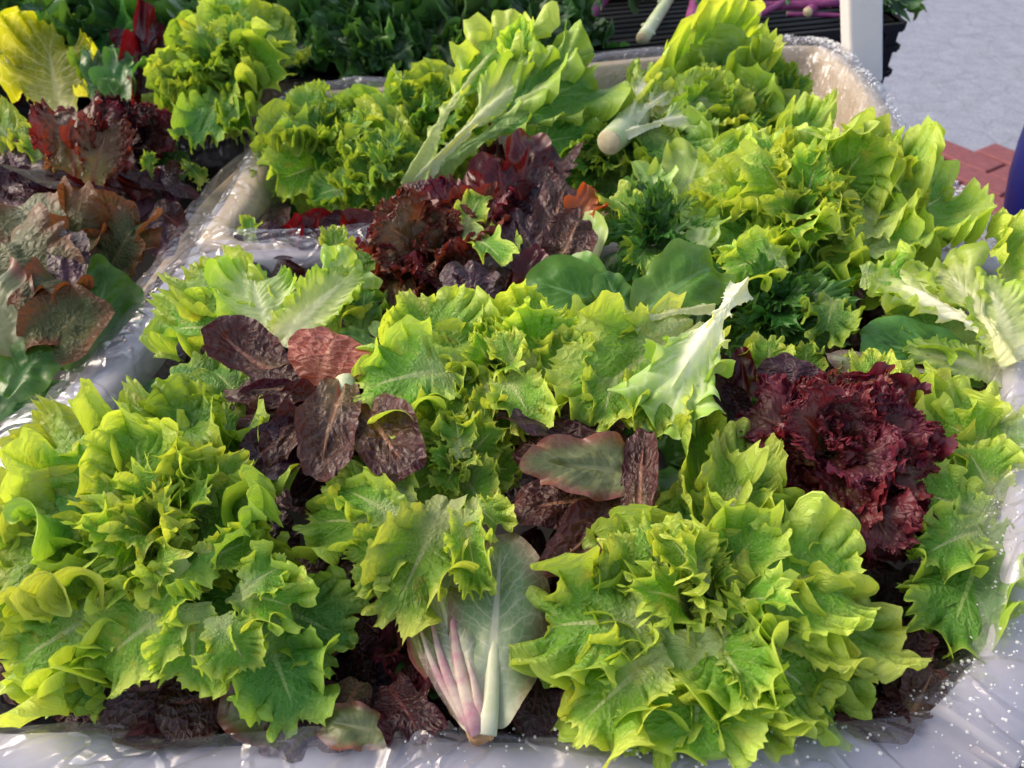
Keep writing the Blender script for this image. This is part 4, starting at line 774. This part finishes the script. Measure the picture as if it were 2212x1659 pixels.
put(e, [('frill', 'light', 970, 1080, 3.5, 840, 1350, 2.4, .75, 0, -.5, .4, 0), ('frill', 'light', 900, 1130, 3.3, 660, 1130, 2.2, .75, 0, -.6, .4, 1), ('frill', 'light', 880, 1100, 3.3, 790, 955, 3.8, .65, 0, -.5, .6, 2), ('frill', 'light', 1000, 1100, 4, 1035, 1290, 3.2, .6, 0, -.4, .8, 3), ('frill', 'light', 1010, 1080, 3.8, 1090, 1150, 3.4, .9, 0, -.7, .4, 4), ('fan', 'light', 880, 1150, 3.2, 760, 1260, 2.6, .9, 0, -.7, .4, 1), ('frill', 'light', 860, 1120, 3.4, 720, 1050, 3.2, .9, 0, -.7, .4, 3), ('frill', 'light', 1000, 990, 3.8, 980, 890, 4.4, .9, 0, -.7, .4, 0), ('frill', 'mid', 930, 1150, 2.6, 900, 1240, 2.2, .9, 0, -.7, .4, 0)])
e = veg('red_romaine_lettuce', 'dark romaine with a green heart leaf in the centre, right of the tumbling green leaves', 1400, 1020, 2)
put(e, [('rom', 'plum', 1400, 1000, 3.0, 1078, 890, 4.0, .62, 15, -.5, .9, 0), ('rom', 'rom', 1330, 1000, 3.0, 1110, 960, 3.2, .8, -10, -.8, .4, 1), ('rom', 'olive', 1420, 1030, 3.4, 1130, 1005, 5.0, .82, 0, -.5, .4, 2), ('rom', 'rom', 1375, 1150, 3.4, 1395, 930, 5.0, .62, -15, -.5, 1.2, 3),
 ('rom', 'rom', 1410, 1060, 2.6, 1175, 1245, 3.4, .62, 12, -.6, .8, 3), ('rom', 'wine', 1400, 1090, 2.4, 1240, 1210, 2.8, .8, 0, -.5, .4, 1), ('rom', 'rom', 1330, 1080, 1.8, 1110, 1110, 2.8, .8, 0, -.7, .4, 0), ('rom', 'wine', 1380, 1150, .5, 1250, 1230, 0, .9, 0, -.5, .4, 2), ('rom', 'wine', 1330, 960, 1.6, 1180, 920, 2, 1.1, 0, -.5, .4, 1)])
e = veg('red_romaine_lettuce', 'blistered bronze purple romaine left of centre, its leaves splayed every way', 740, 850, 3)
put(e, [('rom', 'rom', 625, 825, 3.5, 455, 690, 5.6, .98, 12, .7, 1.6, 0), ('smooth', 'salmon', 690, 835, 3.8, 735, 722, 5.6, 1.75, 0, -1.3, .2, 3), ('rom', 'rom', 770, 850, 3.2, 475, 850, 4.0, .62, 15, -.3, .6, 1), ('rom', 'rom', 740, 870, 3, 520, 940, 3.4, .75, 0, -.9, 1.2, 2),
 ('rom', 'rom', 740, 830, 4.2, 690, 1040, 4.2, .95, 0, -.9, 1.2, 3), ('rom', 'plum', 720, 930, 3.4, 530, 1030, 3.5, .95, 0, -1.1, 1.1, 4), ('rom', 'rom', 770, 865, 3.8, 885, 1035, 4.0, 1.0, 0, -1.1, 1.1, 0), ('rom', 'wine', 740, 950, 1.5, 650, 1100, 1.0, .9, 0, -1.1, 1.1, 1), ('rom', 'wine', 820, 900, 2.0, 840, 1090, 1.2, .9, 0, -1.1, 1.1, 3), ('rom', 'wine', 640, 830, 2.2, 560, 880, 2.0, .9, 0, -1.1, 1.1, 3), ('rom', 'wine', 560, 1000, 1.5, 560, 1080, 1.0, 1.2, 0, -1.1, 1.1, 2)])
stem(e, (745, 820, 4.2), (760, 890, 3.6), .0065, .005, M_white, cut=False)
put(e, [('rom', 'rom', 700, 880, 3.6, 580, 1010, 4.0, .9, 10, -1.0, 1.2, 2), ('rom', 'plum', 650, 850, 3.0, 500, 900, 3.2, .8, -15, -.8, 1.3, 1), ('rom', 'rom', 790, 900, 3.4, 810, 1050, 3.2, .8, 0, -1.0, 1.2, 4)])
e = veg('pale_lettuce', 'pale green lettuce with white veins at the upper left of the front crate', 590, 720, 3)
put(e, [('rib', 'cream', 585, 735, 3, 775, 570, 5, 1.2, 20, -.4, .9, 0), ('fan', 'pale', 575, 730, 3, 540, 575, 4.4, 1.15, 0, -.4, .5, 1), ('frill', 'light', 560, 720, 3, 430, 580, 3.8, .9, 0, -.5, .5, 2), ('frill', 'light', 550, 720, 2.6, 335, 720, 1.5, .85, 0, -.8, .5, 3), ('frill', 'light', 640, 720, 2.6, 780, 640, 3.6, .8, 0, -.6, .5, 4), ('long', 'pale', 600, 740, 3.4, 770, 590, 5, 1.0, 0, -.4, .8, 2)])
e = veg('green_lettuce', 'loose yellow green and deep green leaves between the pale lettuce and the rusty frilled head', 760, 640, 1)
put(e, [('frill', 'light', 760, 650, 1.5, 790, 530, 3, .9, 0, -.5, .5, 0), ('frill', 'mid', 780, 720, 2, 790, 620, 3, 1, 0, -.5, .5, 1), ('smooth', 'smoothdeep', 820, 760, 2.6, 735, 715, 3.6, .8, 0, -.5, .5, 1), ('smooth', 'rounded', 850, 740, 2.6, 800, 700, 3.4, .8, 0, -.5, .5, 2), ('frill', 'light', 730, 560, 1.5, 720, 490, 3, .8, 0, -.5, .5, 2), ('frill', 'mid', 700, 760, 1.8, 640, 770, 2, 1, 0, -.5, .5, 3), ('smooth', 'rounded', 640, 800, 2.0, 590, 770, 2.2, .8, 0, -.5, .5, 2), ('frill', 'mid', 840, 700, 1.5, 800, 660, 2.5, 1.2, 0, -.5, .5, 3), ('frill', 'light', 800, 790, 3, 860, 770, 3.6, .9, 0, -.5, .5, 1)])
e = veg('green_lettuce', 'flat deep green leaf tucked above the big left head', 440, 820, 1)
put(e, [('oak', 'mid', 520, 860, 1, 350, 810, 1.5, .9, 0, -.5, .4, 0), ('oak', 'mid', 540, 880, 1, 450, 790, 2, .9, 0, -.5, .4, 1)])
# ================= front crate, nearest
e = veg('green_lettuce', 'big yellow green curly head filling the left of the front crate', 380, 1200, 2)
rosette(e, LZ(375, 1190, 1.2), (.05, -.3, 1), .088, 24, 'frill', ['light', 'light', 'mid'], 61)
put(e, [('frill', 'light', 420, 1100, 3.6, 330, 850, 3.6, .8, 0, -.7, .4, 1), ('frill', 'light', 460, 1100, 3.4, 500, 880, 3.2, .8, 0, -.7, .4, 2), ('frill', 'light', 300, 1080, 3, 65, 960, 1.6, .8, 0, -.6, .4, 3), ('frill', 'light', 240, 1180, 3, 20, 1090, 1.6, .8, 0, -.6, .4, 0),
 ('fan', 'light', 260, 1240, 3.4, 30, 1270, 2, .9, 0, -.8, .4, 4), ('frill', 'light', 300, 1290, 3, 30, 1450, .6, .85, 0, -.7, .4, 1), ('fan', 'light', 420, 1220, 4.4, 330, 1330, 3.8, 1.0, 0, -.8, .4, 2), ('frill', 'light', 430, 1220, 4.2, 560, 1160, 4.2, .9, 0, -.6, .6, 3), ('fan', 'light', 400, 1300, 3.6, 210, 1450, 2.0, .9, 0, -.7, .4, 0),
 ('fan', 'light', 420, 1300, 3.8, 420, 1500, 2.0, .95, 0, -.8, .4, 1), ('frill', 'light', 500, 1280, 3.4, 660, 1320, 3.0, .9, 0, -.7, .4, 4), ('frill', 'mid', 560, 1330, 2.4, 650, 1570, .6, .9, 0, -.5, .4, 0), ('frill', 'mid', 560, 1300, 2, 760, 1390, .8, .9, 0, -.7, .4, 2), ('frill', 'mid', 280, 1380, 1.5, 160, 1520, 0, .9, 0, -.7, .4, 3), ('frill', 'light', 520, 1280, 4, 620, 1220, 4, .9, 0, -.7, .4, 1), ('fan', 'light', 470, 1330, 4, 540, 1450, 2.6, .9, 0, -.7, .4, 3)])
e = veg('green_lettuce', 'large open yellow green curly head at the front right', 1500, 1330, 2)
rosette(e, LZ(1500, 1320, .8), (0, -.2, 1), .072, 22, 'frill', ['light', 'mid', 'light'], 71)
put(e, [('fan', 'light', 1510, 1360, 2.4, 1500, 1640, .8, 1.15, 0, -.6, .5, 0), ('fan', 'light', 1560, 1320, 3, 1860, 1210, 3.2, .95, 0, -.5, .4, 1), ('fan', 'light', 1545, 1250, 3, 1500, 900, 4.0, .42, 10, .3, .9, 2), ('curl', 'light', 1560, 1180, 3.4, 1630, 950, 4.0, .75, 0, -.7, .5, 3), ('frill', 'light', 1560, 1180, 3, 1780, 1120, 2.6, .8, 0, -.6, .5, 3),
 ('frill', 'light', 1440, 1350, 3, 1130, 1360, 2, .8, 0, -.7, .4, 4), ('frill', 'light', 1450, 1290, 3, 1270, 1170, 3, .8, 0, -.6, .4, 0), ('frill', 'light', 1440, 1400, 2.6, 1240, 1580, .6, .75, 0, -.7, .4, 1), ('curl', 'light', 1560, 1370, 2.8, 1780, 1520, 1.2, .9, 0, -.7, .4, 2), ('frill', 'light', 1590, 1340, 2.8, 1930, 1370, 1.4, .75, 0, -.7, .4, 3), ('frill', 'light', 1520, 1260, 4, 1430, 1140, 5, .8, 0, -.4, .8, 4), ('frill', 'mid', 1620, 1400, 1.6, 1840, 1560, 0, .7, 0, -.6, .4, 4), ('frill', 'light', 1540, 1380, 2.2, 1640, 1630, .4, .7, 0, -.6, .4, 4), ('frill', 'light', 1470, 1400, 2.2, 1350, 1620, .2, .75, 0, -.6, .4, 2), ('frill', 'light', 1520, 1270, 3, 1660, 1180, 3.6, .8, 0, -.6, .5, 0)])
e = veg('romaine_lettuce', 'romaine lying upside down with pink streaked ribs and a rusty cut base at the front', 1050, 1590, 0)
put(e, [('smooth', 'underside', 1052, 1575, .9, 1085, 1150, 3.0, .72, 0, -.3, -.4, 0), ('smooth', 'pink', 1040, 1572, .8, 925, 1200, 2.5, .6, -12, -.3, -.6, 1), ('smooth', 'olive', 1030, 1560, .4, 880, 1300, 1.6, .5, -30, -.3, -.6, 2), ('smooth', 'deep', 1070, 1550, .2, 1130, 1380, 1.0, .6, 20, -.3, -.4, 3)])
P_ = lambda *a: LZ(*a)
for (b0, b1, t0, t1, r_, m_, zz) in ((1052, 1588, 1072, 1270, .0036, 0, .1), (1045, 1588, 1010, 1420, .0028, 1, -.1), (1038, 1586, 975, 1290, .0036, 1, .05), (1030, 1584, 930, 1330, .0028, 1, -.05), (1024, 1578, 905, 1350, .0024, 1, -.2)):
    tube('rib', [P_(b0+(t0-b0)*f+14*math.sin(f*3.1)*(-1 if t0 < 1000 else .3), b1+(t1-b1)*f, 1.0+zz+1.35*f) for f in (0, .15, .3, .45, .6, .75, .9, 1)], [r_*k for k in (1.2, 1.15, 1, .85, .7, .5, .3, .08)], M_pinkrib if m_ else M_whiterib, e, 12, flat=.6, wob=.04)
rr = random.Random(3)
tube('cut_base', [P_(1037, 1566, .8), P_(1040, 1584, .75), P_(1044, 1596, .5)], [.0062, .0066, .0048], M_rust, e, 20, wob=.14, flat=.7)
for k in range(9):
    u_ = 1024+k*4.4+rr.uniform(-2, 2); tube('torn_fibre', [P_(u_, 1580, 1.1), P_(u_+rr.uniform(-3, 3), 1591+rr.uniform(-3, 5), .8), P_(u_+rr.uniform(-4, 4), 1600+rr.uniform(-4, 5), .4)], [.0016, .0014, .0005], M_rust, e, 6)
def low(name, label, specs, cat='lettuce'):
    s0 = specs[0]; e = veg(name, label, s0[2], s0[3], s0[4], cat); put(e, specs); return e
low('dark_lettuce', 'blackish purple leaves under the big left head at the front film', [('smooth', 'plum', 500, 1490, -1, 205, 1500, .2, 1.0, 0, -1.0, .3, 0), ('smooth', 'wine', 520, 1510, -.8, 340, 1530, .2, 1.2, 0, -1.0, .3, 1), ('rom', 'rom', 460, 1590, -1, 240, 1585, .2, .4, 0, -.5, .4, 1), ('smooth', 'wine', 520, 1440, -1.5, 360, 1430, .6, .9, 0, -.6, .3, 2)])
low('olive_lettuce', 'dull olive and red brown leaves at the front, left of the upside down romaine', [('smooth', 'olive', 660, 1600, -1, 480, 1500, .2, .9, 0, -.6, .3, 0), ('smooth', 'rom', 780, 1470, -.8, 700, 1620, -.2, .9, 0, -.6, .3, 0), ('oak', 'wine', 840, 1480, -.4, 920, 1610, .4, .9, 0, -.7, .3, 1), ('smooth', 'olive', 850, 1590, 0, 690, 1560, .3, .8, 0, -.7, .3, 2), ('smooth', 'wine', 780, 1520, -1.4, 560, 1590, -.6, .9, 0, -.7, .3, 3), ('smooth', 'olive', 640, 1480, -1.4, 500, 1590, -.6, .9, 0, -.7, .3, 4)])
e = veg('red_frilly_lettuce', 'small shaded crimson frizzy head low between the two big front heads', 860, 1420, -1)
rosette(e, LZ(860, 1400, -2), (0, -.3, 1), .035, 10, 'lollo', ['lollo', 'wine'], 81)
low('dark_lettuce', 'plum leaves right of the upside down romaine at the front', [('smooth', 'plum', 1180, 1400, -1.5, 1140, 1590, -.4, .9, 0, -.7, .3, 0), ('smooth', 'wine', 1240, 1430, -1.5, 1230, 1600, -.6, .9, 0, -.7, .3, 1), ('smooth', 'wine', 1160, 1440, -2, 1090, 1520, -.4, .9, 0, -.7, .3, 2), ('smooth', 'plum', 1200, 1380, -2, 1180, 1460, 0, 1.2, 0, -.7, .3, 3)])
low('dark_lettuce', 'dark red and brown leaves in the right front corner of the crate', [('smooth', 'wine', 1900, 1400, -.6, 2165, 1310, .8, .45, 30, .6, .8, 0), ('oak', 'wine', 1860, 1420, -1, 2010, 1460, .4, 1.2, 0, -.8, .3, 1), ('smooth', 'rom', 1960, 1560, -.6, 2020, 1440, 1.2, .85, 0, -.9, .5, 2), ('rom', 'wine', 1850, 1500, -1, 1960, 1570, 0, .9, 0, -.6, .3, 3), ('smooth', 'wine', 1800, 1560, -1, 1980, 1580, -.2, .5, 0, -.6, .3, 3), ('rom', 'rom', 2000, 1430, -1, 2110, 1450, 0, .9, 0, -.6, .3, 4)])
# ================= leaves that fill the crates below
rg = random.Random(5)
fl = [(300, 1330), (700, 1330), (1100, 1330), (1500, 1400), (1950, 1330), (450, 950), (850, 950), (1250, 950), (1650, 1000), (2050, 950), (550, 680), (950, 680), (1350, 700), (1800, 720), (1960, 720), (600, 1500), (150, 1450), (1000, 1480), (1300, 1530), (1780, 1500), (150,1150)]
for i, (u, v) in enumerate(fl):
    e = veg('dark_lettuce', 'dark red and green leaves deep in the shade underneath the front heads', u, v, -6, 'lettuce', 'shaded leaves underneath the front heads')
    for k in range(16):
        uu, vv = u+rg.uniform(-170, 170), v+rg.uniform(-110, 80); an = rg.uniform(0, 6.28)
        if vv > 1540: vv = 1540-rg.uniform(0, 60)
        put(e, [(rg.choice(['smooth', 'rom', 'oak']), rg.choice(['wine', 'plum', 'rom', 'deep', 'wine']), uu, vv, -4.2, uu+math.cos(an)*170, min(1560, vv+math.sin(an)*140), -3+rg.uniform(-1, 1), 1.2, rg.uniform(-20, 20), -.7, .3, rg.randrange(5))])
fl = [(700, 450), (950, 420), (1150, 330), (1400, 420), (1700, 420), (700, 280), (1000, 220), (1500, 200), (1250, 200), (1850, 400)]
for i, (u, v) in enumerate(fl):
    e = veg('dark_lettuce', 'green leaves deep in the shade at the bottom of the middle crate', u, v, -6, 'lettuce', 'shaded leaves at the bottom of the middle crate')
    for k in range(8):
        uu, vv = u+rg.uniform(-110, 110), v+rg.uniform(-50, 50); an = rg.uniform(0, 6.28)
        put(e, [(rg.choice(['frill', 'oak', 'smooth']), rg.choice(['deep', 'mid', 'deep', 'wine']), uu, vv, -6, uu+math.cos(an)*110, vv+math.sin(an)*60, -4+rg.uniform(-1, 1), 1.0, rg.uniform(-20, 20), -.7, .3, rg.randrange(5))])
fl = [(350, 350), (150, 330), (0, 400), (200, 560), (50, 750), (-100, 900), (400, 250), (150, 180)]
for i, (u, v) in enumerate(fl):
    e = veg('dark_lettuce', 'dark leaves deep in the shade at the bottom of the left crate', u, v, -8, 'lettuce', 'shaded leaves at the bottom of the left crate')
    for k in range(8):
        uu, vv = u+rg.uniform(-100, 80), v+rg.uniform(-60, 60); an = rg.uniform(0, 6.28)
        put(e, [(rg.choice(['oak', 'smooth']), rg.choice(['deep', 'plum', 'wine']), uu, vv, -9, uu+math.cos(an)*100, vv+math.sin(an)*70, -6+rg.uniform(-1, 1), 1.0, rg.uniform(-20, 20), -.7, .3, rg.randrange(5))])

print('unique leaf meshes', len(POOL), sum(len(m.polygons) for m in POOL.values())*2)
